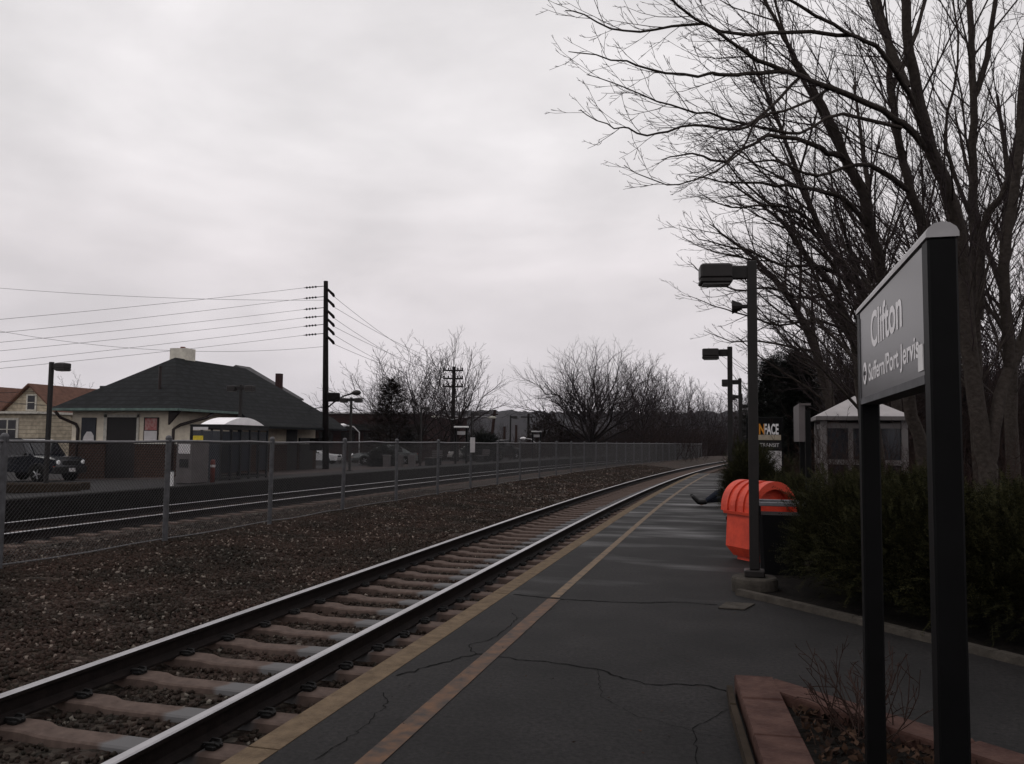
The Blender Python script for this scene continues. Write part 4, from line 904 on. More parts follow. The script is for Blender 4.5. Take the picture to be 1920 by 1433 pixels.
b = MB(); b.box((-52.9, 50.4, 1.25), (8.6, 3.0, 3.7)); pw = sub(b.build("porch_wing", M['siding'], hs), ORG[hs.name])
b = MB(); b.box((-52.9, 50.3, 3.17), (9.0, 3.5, .16)); b.build("porch_roof", M['sidecream'], pw)
for xc in (-54.6, -51.3):
    f = MB(); f.box((xc, 48.87, 1.9), (1.95, .08, 1.75)); fo = sub(f.build("window", M['sidecream'], hs), ORG[hs.name])
    g_ = MB(); g_.box((xc-.42, 48.82, 1.9), (.68, .03, 1.45)); g_.box((xc+.42, 48.82, 1.9), (.68, .03, 1.45)); g_.build("pane", M['glass'], fo)
    r2 = MB(); r2.box((xc, 48.80, 1.95), (1.6, .02, .05)); r2.build("sash_bar", M['sidecream'], fo)
house("house", "house with a dull red roof cut off by the left edge of the photo", -66, -59.8, 56, 70, -.6, 2.9, 5.6, M['siding'], M['roofred'], 'Y')
house("house", "grey-roofed house with a thin red chimney behind the station house roof", -48, -37.2, 64, 66, -.6, 4.9, 7.75, M['sidecream'], M['roofgrey'], 'Y', (), ((-38.7, 64.6, 6.3), (.45, .5, 1.7), M['brickfar']), .1)
bk = thing("brick_building", (-38.5, 80, -.7), "long low dull red brick building behind the utility pole", "building")
b = MB(); b.box((-38.5, 80, 1.6), (20, 12, 4.8)); b.build("wall", M['brickfar'], bk, False)
b = MB(); b.box((-38.5, 80, 4.03), (20.3, 12.3, .12)); b.build("coping", M['signgrey'], bk)
b = MB(); b.box((-38.5, 73.97, 2.75), (20.1, .12, .5)); b.box((-38.5, 73.6, 2.45), (20.1, 1.0, .14)); b.build("canopy", M['trim'], bk)
for xc in (-44, -41.5, -39, -36.6, -34.2, -31.8, -29.6): b = MB(); b.box((xc, 73.97, 1.45), (1.5, .08, 1.5)); b.build("window", M['glass'], bk)

# ------------------------------------------------------------------ poles, crossarms and wires
def wire(a, b, sag, label, r=.011, n=16):
    a, b = Vector(a), Vector(b); mbw = MB()
    mbw.tube([a.lerp(b, i/n) - Vector((0, 0, sag*4*(i/n)*(1-i/n))) for i in range(n+1)], r, 4, caps=False)
    return tag(mbw.build("overhead_wire", M['cable']), label, "wire", "overhead wires")
UP = (-22.55, 42.6)
ut = thing("utility_pole", (*UP, -.3), "tall dark timber utility pole with stacked insulators at the corner of the station house", "utility pole")
b = MB(); b.tube([(UP[0]+.15, UP[1], -.5), (UP[0], UP[1], 4), (UP[0]-.17, UP[1], 10.5)], [.19, .17, .125], 10); b.build("pole", M['pole'], ut, True)
zs = (10.22, 9.62, 8.98, 8.50, 8.02, 7.50); names = ("topmost", "second from the top", "third from the top", "fourth from the top", "fifth from the top", "lowest")
endz = (6.99, 6.38, 5.94, 5.55, 5.04, 4.75)
for i, (z, ze) in enumerate(zip(zs, endz)):
    xx = UP[0]-.17*(z-4)/6.5
    dirn = (Vector((-32.2, 30.0, ze))-Vector((xx, UP[1], z))).normalized(); a = Vector((xx, UP[1], z))+dirn*.15; e_ = a+dirn*1.2
    b = MB(); b.tube([a, e_], .02, 6)
    for k in range(4): q = a+dirn*(.45+.18*k); b.tube([q, q+dirn*.06], .06, 8)
    b.build("strain_insulator", M['pole'], ut)
    c = Vector((xx+.14, UP[1]-.05, z-.2)); b = MB(); b.tube([c, c+Vector((.30, .1, -.30)), c+Vector((.36, .12, -.42))], [.07, .09, .07], 8); b.build("bracket_insulator", M['pole'], ut, True)
    far = Vector((xx, UP[1], z)) + (Vector((-32.2, 30.0, ze))-Vector((xx, UP[1], z)))*2.0
    wire(e_, far, .25, "%s wire of the six running left from the tall pole" % names[i])
    # onward run to the crossarm pole on the right
    tgt = (-23.9+(-.9, .9)[i % 2], 68.2, (7.6, 7.6, 6.9, 6.9, 6.2, 6.2)[i])
    wire(c+Vector((.36, .12, -.42)), tgt, .35, "%s wire dropping right from the tall utility pole to the crossarm pole" % names[i])
wire((UP[0]-.1, UP[1], 9.4), tuple(cam_pt(-140, 528, 46)), .3, "thin wire crossing high above the others, falling to the right at the far left")
wire((UP[0]-.05, UP[1], 6.75), tuple(cam_pt(-140, 592, 42)), .9, "slack wire crossing the lower wires above the station chimney")
wire((UP[0]-.05, UP[1], 3.3), (-36, 52, 3.6), .25, "thick service cable from the utility pole to the grey-roofed house", .03)
wire((-64, 50, 5.3), (-34, 46, 3.2), .5, "upper cable of the pair behind the clapboard house", .028)
wire((-64, 50, 5.0), (-51.9, 52, 4.9), .2, "cable ending at the clapboard house gable", .028)
b = MB(); p0 = Vector((UP[0]+.12, UP[1]-.1, 3.2)); b.tube([p0, p0+Vector((.5, -.1, .35)), p0+Vector((1.2, -.2, .72)), p0+Vector((1.75, -.25, .85))], .045, 6); b.build("lamp_arm", M['pole'], ut, True)
b = MB(); q = p0+Vector((2.0, -.27, .88)); b.lathe(q, [(.05, -.32), (.13, -.15), (.16, 0), (.13, .14), (.03, .24)], 10, axis='X'); b.build("street_lamp_head", M['fix'], ut, True)
b = MB(); b.rbox((UP[0]+.55, UP[1]-.1, 3.85), (.7, .4, .5), .04, R(20)); b.build("floodlight", M['pole'], ut)
b = MB(); b.rbox((UP[0]-.5, UP[1], 1.2), (.6, .5, .7), .05); b.build("meter_box", M['pole'], ut)
cp = thing("utility_pole", (-23.9, 68.2, -.6), "utility pole with three crossarms among the bare trees", "utility pole")
b = MB(); b.tube([(-23.9, 68.2, -.8), (-23.85, 68.2, 7.9)], [.20, .15], 8); b.build("pole", M['pole'], cp)
for z in (7.55, 6.85, 6.15):
    b = MB(); b.box((-23.87, 68.05, z), (1.75, .12, .13), R(15)); ca = sub(b.build("crossarm", M['pole'], cp), ORG[cp.name])
    b = MB()
    for k in (-.8, -.4, .4, .8): b.lathe((-23.87+k*math.cos(R(15)), 68.05+k*math.sin(R(15)), z+.06), [(.03, 0), (.07, .06), (.07, .14), (.04, .19)], 7)
    b.build("insulator", M['pole'], ca)
for s in (-1, 1):
    b = MB(); b.tube([(-23.87, 68, 3.3), (-23.87+s*1.3, 68.0+s*.3, 3.62), (-23.87+(-.6 if s < 0 else 2.6)+s*.6, 68+s*.5, 3.55)], .035, 6); b.build("lamp_arm", M['signgrey'], cp, True)
    b = MB(); xh = -23.87+(-1.35 if s < 0 else 3.4); b.lathe((xh, 68+s*.55, 3.5), [(.03, -.4), (.12, -.16), (.14, .05), (.08, .3), (.03, .4)], 10, axis='X'); b.build("street_lamp_head", M['sidecream'], cp, True)
for (px, pyt, dep, m_, lab, lean) in ((928, 769, 85, 'redpole', "leaning reddish-brown pole against the pale hill", .35), (991, 776, 110, 'pole', "thin far pole with a short crossarm left of the broad bare tree", 0), (946, 800, 100, 'redpole', "short reddish pole among the far brush, left of the pale-lamped lamp post", 0), (968, 797, 105, 'redpole', "short reddish pole among the far brush, right of the lamp post by the dark car", 0)):
    tp = cam_pt(px, pyt, dep); t = thing("utility_pole", (tp.x, tp.y, -.7), lab, "utility pole")
    b = MB(); b.tube([(tp.x-lean*1.6, tp.y, -.75), tp], [.19, .15], 8); b.build("pole", M[m_], t)
    if px in (928, 991): b = MB(); b.box((tp.x, tp.y-.14, tp.z-.45), (2.0 if px == 991 else .7, .12, .12)); b.build("crossarm", M[m_], t)
for (px, py, dep, s, lab) in ((648, 799, 66, -1, "small white-headed lamp in front of the brick building"), (985, 823, 90, -1, "curved white street lamp above the dark car")):
    tp = cam_pt(px, py, dep); t = thing("street_lamp", (tp.x+1.2, tp.y, -.6), lab, "street lamp")
    b = MB(); b.tube([(tp.x+1.25, tp.y, -.7), (tp.x+1.2, tp.y, tp.z-.5), (tp.x+.7, tp.y, tp.z-.05), (tp.x, tp.y, tp.z+.05)], .05, 6); b.build("pole", M['signgrey'], t, True)
    b = MB(); b.lathe((tp.x-.25, tp.y, tp.z+.04), [(.04, -.35), (.15, -.1), (.16, .1), (.05, .35)], 8, axis='X'); b.build("lamp_head", M['vinyl'], t, True)

# ------------------------------------------------------------------ far platform furniture
for i, (Yp, lab) in enumerate(((50.2, "station sign seen edge-on, two dark posts with a pale cap, left of the hill"), (70.6, "small distant station sign seen edge-on under the broad bare tree"))):
    x = -17.0; t = thing("station_sign", (x, Yp, .05), lab, "station sign", )
    for dx in (-.30, .30): b = MB(); b.rbox((x+dx, Yp+dx*.6, 1.15), (.11, .11, 2.3), .01); b.build("post", M['black'], t)
    b = MB(); b.rbox((x, Yp, 2.36), (.85, .5, .10), .02); b.build("top_cap", M['white'], t); b = MB(); b.box((x, Yp, 1.98), (.52, .06, .22)); b.build("panel", M['signgrey'], t)
def bench(c, rz, lab):
    t = thing("bench", c, lab, "bench"); M_ = Matrix.Rotation(rz, 3, 'Z'); V_ = lambda x, y, z: Vector(c)+M_ @ Vector((x, y, z))
    b = MB()
    for k in range(4): b.box(V_(0, -.22+.13*k, .45), (1.7, .10, .035), rz)
    b.build("seat", M['benchwood'], t); b = MB()
    for k in range(3): b.box(V_(0, .25, .58+.13*k), (1.7, .035, .10), rz)
    b.build("backrest", M['benchwood'], t)
    for s in (-1, 1): b = MB(); b.box(V_(s*.7, 0, .21), (.06, .5, .42), rz); b.build("leg", M['trim'], t)
bench((-17.5, 46.6, 0.02), R(-90), "grey slatted bench on the far platform below the white fence notice")
bench((-17.3, 55.8, 0.02), R(-90), "second grey slatted bench on the far platform, left of the white car")
for i, (px, lab) in enumerate(((725, "left of three pale square pillars in front of the grey sedan"), (749, "middle of three pale square pillars in front of the grey sedan"), (772, "right of three pale square pillars in front of the grey sedan"))):
    q = cam_pt(px, 879, 47); t = thing("pillar", (q.x, q.y, q.z), lab, "pillar"); b = MB(); b.rbox((q.x, q.y, q.z+.35), (.34, .34, .72), .02); b.build("shaft", M['cabinet'], t); b = MB(); b.rbox((q.x, q.y, q.z+.74), (.40, .40, .06), .01); b.build("cap", M['cabinet'], t)

# ------------------------------------------------------------------ cars
def car(loc, rz, label, paint, Lc=4.4, W=1.74, H=1.45, suv=False, lights='front', name="parked_car"):
    t = thing(name, (0, 0, 0), label, "car"); h0 = .22 if not suv else .32
    hw = W/2; hood = H*.62 if not suv else H*.60
    if suv: P = [(-.5, .34), (-.5, .60), (-.485, .98), (.20, 1.0), (.0, 0)]
    # side outline, x forward (fraction of length), z (fraction of height)
    low = [(-.50, .24), (-.50, .50), (-.485, .60), (.16, .62), (.42, .56 if not suv else .60), (.485, .48 if not suv else .54), (.50, .36), (.495, .22)]
    secs = []
    def sec(x, z, inset): return (x*Lc, hw-inset, z*H)
    vs = []; n = len(low)
    for s in (-1, 1):
        for k, (x, z) in enumerate(low):
            ins = .03 if .3 < z < .55 else .07
            if x > .4: ins += .10
            vs.append((x*Lc, s*(hw-ins), z*H))
    b = MB(); f = [tuple(range(n)), tuple(range(2*n-1, n-1, -1))] + [(i, n+i, n+(i+1) % n, (i+1) % n) for i in range(n)]
    b.add(vs, f); body = sub(b.build("body", paint, t), (0, 0, 0))
    # cabin
    cab0 = [(-.46, .60), (-.40 if not suv else -.475, .97), (-.08 if not suv else .06, 1.0), (.08 if not suv else .12, .975), (.235, .615)] if suv else [(-.40, .60), (-.22, .94), (-.08, 1.0), (.06, .97), (.25, .61)]
    b = MB(); vs = []; n = len(cab0)
    for s in (-1, 1):
        for x, z in cab0: vs.append((x*Lc, s*(hw-.06-(z-.6)*(.45 if not suv else .26)), z*H))
    b.add(vs, [tuple(range(n)), tuple(range(2*n-1, n-1, -1))] + [(i, n+i, n+(i+1) % n, (i+1) % n) for i in range(n)]); b.build("cabin", paint, t)
    for s in (-1, 1):
        q = MB()
        def side(x, z): return (x*Lc, s*(hw-.06-(z-.6)*(.45 if not suv else .26)+.012), z*H)
        xs_ = ((-.36, -.13), (-.10, .15)) if suv else ((-.27, -.07), (-.045, .14))
        for a, c_ in xs_:
            top_a = a+.03 if a < -.2 else a; top_c = c_-.075 if c_ > .1 else c_
            q.add([side(a, .64), side(c_, .64), side(top_c, .92), side(top_a, .92)], [(0, 1, 2, 3) if s > 0 else (3, 2, 1, 0)])
        q.build("side_window", M['glass'], t)
    q = MB(); (xa, za), (xb, zb) = (cab0[-1], cab0[-2])
    wy = lambda z: hw-.14-(z-.6)*(.45 if not suv else .26)
    ln = lambda k: (xa+(xb-xa)*k+.006, za+(zb-za)*k+.008)
    (x1_, z1_), (x2_, z2_) = ln(.1), ln(.9); q.quad((x1_*Lc, -wy(z1_), z1_*H), (x1_*Lc, wy(z1_), z1_*H), (x2_*Lc, wy(z2_), z2_*H), (x2_*Lc, -wy(z2_), z2_*H)); q.build("windscreen", M['glass'], t)
    q = MB(); (xa, za), (xb, zb) = cab0[0], cab0[1]; ln = lambda k: (xa+(xb-xa)*k-.006, za+(zb-za)*k+.006)
    (x1_, z1_), (x2_, z2_) = ln(.15), ln(.88); q.quad((x1_*Lc, wy(z1_), z1_*H), (x1_*Lc, -wy(z1_), z1_*H), (x2_*Lc, -wy(z2_), z2_*H), (x2_*Lc, wy(z2_), z2_*H)); q.build("rear_window", M['glass'], t)
    rw = .36 if suv else .315
    for sx in (-.30, .30):
        for s in (-1, 1):
            w = MB(); w.lathe((sx*Lc, s*(hw-.10), rw), [(rw*.6, -.10), (rw*.97, -.10), (rw, -.05), (rw, .05), (rw*.97, .10), (rw*.6, .10)], 20, axis='Y'); wo = sub(w.build("wheel", M['rubber'], t, True), (0, 0, 0))
            r_ = MB(); r_.lathe((sx*Lc, s*(hw-.09), rw), [(rw*.60, -.06), (rw*.60, .06)], 16, axis='Y')
            for k in range(5): an = 2*math.pi*k/5; r_.tube([(sx*Lc, s*(hw+.012), rw), (sx*Lc+math.cos(an)*rw*.55, s*(hw+.012), rw+math.sin(an)*rw*.55)], .03, 5)
            r_.build("rim", M['rim'], wo)
            a_ = MB(); P_ = [(sx*Lc+math.cos(math.pi*k/10)*(rw+.07), s*(hw-.025), rw+math.sin(math.pi*k/10)*(rw+.07)) for k in range(11)]; a_.tube(P_, .055, 6); a_.build("wheel_arch", M['trim'] if suv else paint, t)
    q = MB(); q.rbox((.485*Lc, 0, .30*H), (.16, W-.10, .17*H), .03); q.build("front_bumper", M['trim'] if suv else paint, t); q = MB(); q.rbox((-.485*Lc, 0, .32*H), (.14, W-.10, .16*H), .03); q.build("rear_bumper", M['trim'] if suv else paint, t)
    q = MB(); q.box((.493*Lc, 0, .46*H), (.05, W*.46, .10*H)); q.build("grille", M['trim'], t)
    for s in (-1, 1):
        q = MB(); q.lathe((.475*Lc, s*W*.355, .475*H), [(.10, 0), (.10, .075), (.05, .10)], 12, axis='X'); q.build("headlight", M['head'], t)
        q = MB(); q.box((.482*Lc, s*W*.40, .375*H), (.06, .22, .05)); q.build("indicator", M['amber'], t)
        q = MB(); q.box((-.492*Lc, s*W*.40, .53*H), (.05, .20, .17)); q.build("tail_light", M['redlamp'], t)
        q = MB(); q.rbox((.16*Lc, s*(hw+.07), .66*H), (.12, .16, .12), .03); q.build("mirror", M['trim'], t)
        q = MB(); q.box((.02*Lc, s*(hw-.035), .545*H), (.16, .03, .035)); q.build("door_handle", M['trim'], t)
    q = MB(); q.box((.505*Lc+.03, -.0, .30*H), (.02, .32, .15)); q.build("number_plate", M['poster_white'], t)
    if suv:
        for s in (-1, 1): q = MB(); q.tube([(-.38*Lc, s*(hw-.28), H*1.0), (.02*Lc, s*(hw-.28), H*1.02)], .02, 6); q.build("roof_rail", M['trim'], t)
    t.location = loc; t.rotation_euler = (0, 0, rz); return t
car((-29.05, 28.95, -.43), R(-2), "dark blue off-road car with round headlights parked at the end of the station house", M['jeepblue'], 4.3, 1.80, 1.78, True)
car((-23.6, 53.3, -.24), R(205), "silver-grey sedan nosing left behind the pale pillars", M['silver'], 4.5, 1.75, 1.42)
car((-33.9, 62.3, -.55), R(10), "white car half hidden behind the far corner of the station house", M['carwhite'], 4.4, 1.75, 1.42)
car((-33.2, 27.4, -.55), R(-2), "white car cut off by the left edge of the photo, beside the blue off-road car", M['carwhite'], 4.3, 1.75, 1.42)
car((-21.2, 66.0, -.20), R(160), "pale car beside the far lamp post, left of the dark car", M['carbeige'], 4.4, 1.75, 1.42)
car((-19.7, 68.4, -.1), R(75), "dark car with red tail lights seen through the fence", M['cardark'], 4.5, 1.8, 1.7, True)

# ------------------------------------------------------------------ vegetation
class TW:
    """tubes collected as one numpy mesh"""
    def __init__(s): s.V = []; s.F = []; s.n = 0
    def tube(s, P, r, k):
        P = np.asarray(P, float); r = np.asarray(r, float); T = np.gradient(P, axis=0); T /= np.linalg.norm(T, axis=1)[:, None]+1e-9
        ref = np.array([0.31, 0.17, 1.0]) if abs(T[0, 2]) < .9 else np.array([1.0, .2, .1])
        A = np.cross(T, ref); A /= np.linalg.norm(A, axis=1)[:, None]+1e-9; B = np.cross(T, A)
        an = np.arange(k)*2*math.pi/k
        V = P[:, None] + (A[:, None]*np.cos(an)[None, :, None] + B[:, None]*np.sin(an)[None, :, None])*r[:, None, None]
        m = len(P); i = np.arange(m-1)[:, None]*k; j = np.arange(k)[None]; j2 = (j+1) % k
        s.F.append(np.stack([i+j, i+j2, i+k+j2, i+k+j], -1).reshape(-1, 4)+s.n); s.V.append(V.reshape(-1, 3)); s.n += m*k
    def build(s, name, m, parent=None, smooth=True):
        if not s.V: return None
        return link_mesh(name, np.concatenate(s.V), np.concatenate(s.F), m, parent, None, smooth)

def unit(v): return v/(np.linalg.norm(v)+1e-9)
def grow_children(tr, cw, P, r, lvl, g, cfg):
    """spawn side branches along a polyline"""
    L = np.linalg.norm(np.diff(P, axis=0), axis=1); S = np.r_[0, np.cumsum(L)]; Lt = S[-1]
    n = int(Lt*cfg['dens'][lvl]*g.uniform(.8, 1.2) + .5)
    if lvl > 0: n = max(n, 2)
    az = g.uniform(0, 6.28)
    for i in range(n):
        t = cfg['t0'][lvl] + (1-cfg['t0'][lvl])*((i+g.uniform(.1, .9))/max(n, 1)); s = t*Lt
        p = np.array([np.interp(s, S, P[:, k]) for k in range(3)]); k = min(int(np.searchsorted(S, s)), len(P)-1); k = max(k, 1)
        tan = unit(P[k]-P[k-1]); rr = float(np.interp(s, S, r))
        az += 2.4 + g.normal(0, .5)
        a = np.cross(tan, [0, 0, 1.0]) if abs(tan[2]) < .95 else np.array([1.0, 0, 0]); a = unit(a); b = np.cross(tan, a)
        perp = a*math.cos(az)+b*math.sin(az); ang = g.uniform(*cfg['ang'])
        d = unit(tan*math.cos(ang)+perp*math.sin(ang) + np.array(cfg['bias'])*cfg['bw'])
        Lc = cfg['len'][lvl]*(1.05-.62*t)*g.uniform(.6, 1.25)*(Lt if cfg['rel'] else 1.0)
        grow(tr, cw, p, d, Lc, max(cfg['rmin'], min(rr*.55, Lc*cfg['slim'])), lvl+1, g, cfg)
def grow(tr, cw, p, d, Lc, r0, lvl, g, cfg):
    n = 5 if lvl <= 1 else (4 if lvl == 2 else 3); pts = [p]; st = Lc/(n-1); dd = np.array(d)
    for i in range(n-1):
        dd = unit(dd + g.normal(0, cfg['wob'], 3) + np.array([0, 0, cfg['trop']])*(i+1)/n)
        pts.append(pts[-1]+dd*st)
    pts = np.array(pts); r = np.linspace(r0, max(cfg['rmin']*.75, r0*.3), n)
    (tr if r0 > cfg['rthick'] else cw).tube(pts, r, 6 if r0 > .03 else (4 if r0 > .008 else 3))
    if lvl < cfg['maxl']: grow_children(tr, cw, pts, r, lvl, g, cfg)
def smooth_poly(P, m=3):
    P = np.array(P, float); n = len(P); out_ = []
    for i in range(n-1):
        p0, p1, p2, p3 = P[max(i-1, 0)], P[i], P[i+1], P[min(i+2, n-1)]
        for k in range(m):
            t = k/m; out_.append(.5*((2*p1)+(-p0+p2)*t+(2*p0-5*p1+4*p2-p3)*t*t+(-p0+3*p1-3*p2+p3)*t**3))
    out_.append(P[-1]); return np.array(out_)

NEAR = dict(dens=(3.8, 5.2, 7.2, 0), t0=(.22, .12, .15), ang=(.35, .85), bias=(-.55, -.15, .05), bw=.30, len=(.35, .46, .42), rel=True, rmin=.0028, slim=.0085, wob=.08, trop=.16, rthick=.012, maxl=3)
def limb_tree(name, label, base, limbs, seed, group, cfg=NEAR, **kw):
    """limbs: ([(x, y, depth), ...] photo directions with their distance in metres, r0, r1)"""
    c = dict(cfg); c.update(kw); g = np.random.default_rng(seed); t = thing(name, base, label, "tree", group); tr, cw = TW(), TW()
    for pts, r0, r1 in limbs:
        P = smooth_poly([tuple(cam_pt(*q)) if len(q) == 3 else q for q in pts], 3); P[1:-1] += g.normal(0, .012, P[1:-1].shape)
        r = np.linspace(r0, r1, len(P)); tr.tube(P, r, 9 if r0 > .05 else 6)
        grow_children(tr, cw, P, r, 0, g, c)
    tr.build("trunk", M['bark'], t); cw.build("crown", M['twig'], t); return t
GR = "bare trees leaning over the hedge"
b0 = cam_pt(1850, 905, 11.0); b0.z = 0
B_ = (1848, 1000, 11.0)
limb_tree("bare_tree", "big forked bare tree behind the near station sign, limbs sweeping left over the platform", (b0.x, b0.y, 0), [
    ([B_, (1852, 880, 11), (1832, 770, 11), (1815, 600, 11), (1796, 430, 10.9), (1770, 340, 10.8), (1744, 285, 10.7), (1726, 200, 10.6), (1706, 100, 10.5), (1690, -40, 10.4), (1672, -200, 10.3)], .125, .045),
    ([(1852, 880, 11), (1870, 770, 11), (1893, 690, 11.1), (1935, 600, 11.2), (1985, 440, 11.4), (2010, 250, 11.5), (2030, 0, 11.7)], .09, .035),
    ([(1744, 285, 10.7), (1700, 240, 10.5), (1655, 209, 10.2), (1563, 166, 9.8), (1501, 144, 9.5), (1440, 123, 9.2), (1389, 92, 9.0), (1305, 33, 8.7), (1220, -30, 8.5)], .046, .010),
    ([(1470, 134, 9.35), (1400, 142, 9.1), (1347, 137, 8.9), (1308, 142, 8.8), (1219, 131, 8.5), (1146, 109, 8.3), (1066, 97, 8.1)], .026, .004),
    ([(1740, 275, 10.7), (1704, 172, 10.4), (1673, 132, 10.1), (1640, 86, 9.9), (1587, 61, 9.6), (1501, 15, 9.2), (1420, -25, 9.0)], .040, .012),
    ([(1700, 165, 10.4), (1650, 40, 10.6), (1610, -60, 10.8)], .055, .03),
    ([(1600, 66, 9.7), (1480, 60, 9.3), (1380, 62, 9.0), (1290, 45, 8.8), (1200, 60, 8.6), (1120, 40, 8.4), (1060, 20, 8.3)], .024, .005),
    ([(1501, 144, 9.5), (1440, 205, 9.4), (1385, 245, 9.2), (1300, 232, 9.0), (1230, 252, 8.9), (1180, 243, 8.8), (1140, 235, 8.7), (1088, 206, 8.6)], .021, .004),
    ([(1690, 240, 10.4), (1580, 215, 10.0), (1500, 250, 9.8), (1420, 235, 9.6), (1330, 215, 9.4), (1260, 200, 9.2), (1175, 165, 9.0), (1100, 140, 8.9)], .024, .004),
    ([(1560, 165, 9.8), (1500, 200, 9.6), (1420, 225, 9.3), (1388, 285, 9.2), (1320, 333, 9.0), (1250, 346, 8.9), (1170, 310, 8.8)], .020, .004),
    ([(1893, 690, 11.1), (1880, 500, 11.0), (1905, 330, 11.0), (1918, 180, 11.0), (1930, 20, 11.0)], .075, .04),
    ], 11, GR, len=(.27, .48, .44), dens=(4.8, 5.8, 7.2, 0))
b1 = cam_pt(1735, 900, 12.5)
limb_tree("bare_tree", "straight bare trunk leaning left behind the legs of the near station sign", (b1.x, b1.y, 0), [
    ([(1742, 990, 12.5), (1731, 860, 12.5), (1700, 734, 12.4), (1668, 580, 12.3), (1633, 430, 12.2), (1612, 353, 12.1), (1584, 298, 12.0), (1563, 240, 11.9), (1532, 175, 11.8), (1495, 117, 11.7), (1468, 68, 11.6), (1430, -10, 11.5)], .105, .02),
    ([(1584, 298, 12), (1550, 285, 11.8), (1517, 267, 11.6), (1440, 255, 11.4), (1360, 300, 11.2), (1300, 290, 11.0), (1240, 300, 10.9)], .045, .006),
    ([(1633, 430, 12.2), (1580, 370, 11.9), (1500, 350, 11.6), (1430, 345, 11.4), (1350, 340, 11.2), (1285, 330, 11.0)], .04, .005),
    ([(1600, 330, 12.1), (1530, 200, 12.0), (1480, 90, 12.0), (1450, -20, 12.0)], .04, .015),
    ], 12, GR, trop=.10)
b2 = cam_pt(1745, 900, 11.8)
limb_tree("bare_tree", "pale-barked bare stem rising just left of the near sign's rounded cap", (b2.x, b2.y, 0), [
    ([(1775, 1000, 11.8), (1765, 800, 11.8), (1748, 560, 11.8), (1731, 440, 11.8), (1707, 359, 11.7), (1695, 307, 11.7), (1682, 255, 11.6), (1670, 169, 11.6), (1667, 92, 11.5), (1655, 31, 11.5), (1640, -60, 11.4)], .085, .03),
    ([(1707, 359, 11.7), (1650, 320, 11.5), (1600, 310, 11.3), (1530, 330, 11.1), (1450, 300, 10.9), (1380, 310, 10.8)], .042, .006),
    ([(1670, 169, 11.6), (1720, 60, 11.8), (1750, -60, 12)], .045, .02),
    ], 13, GR)
b3 = cam_pt(1840, 900, 13.5)
limb_tree("bare_tree", "slender upright bare tree against the white sky at the right edge, forked near the top", (b3.x, b3.y, 0), [
    ([(1838, 1000, 13.5), (1832, 700, 13.5), (1827, 440, 13.5), (1824, 307, 13.5), (1825, 184, 13.5), (1815, 0, 13.5), (1808, -120, 13.5)], .095, .035),
    ([(1825, 184, 13.5), (1851, 107, 13.5), (1867, 0, 13.5), (1880, -100, 13.5)], .055, .025),
    ([(1835, 600, 13.5), (1842, 440, 13.3), (1860, 390, 13.2), (1885, 353, 13.1), (1905, 270, 13.0), (1920, 200, 13.0), (1960, 40, 12.9)], .07, .03),
    ([(1828, 420, 13.5), (1790, 330, 13.4), (1772, 250, 13.4), (1795, 120, 13.4), (1785, -30, 13.4)], .04, .012),
    ], 14, GR, bias=(0, 0, .3))
k = 0
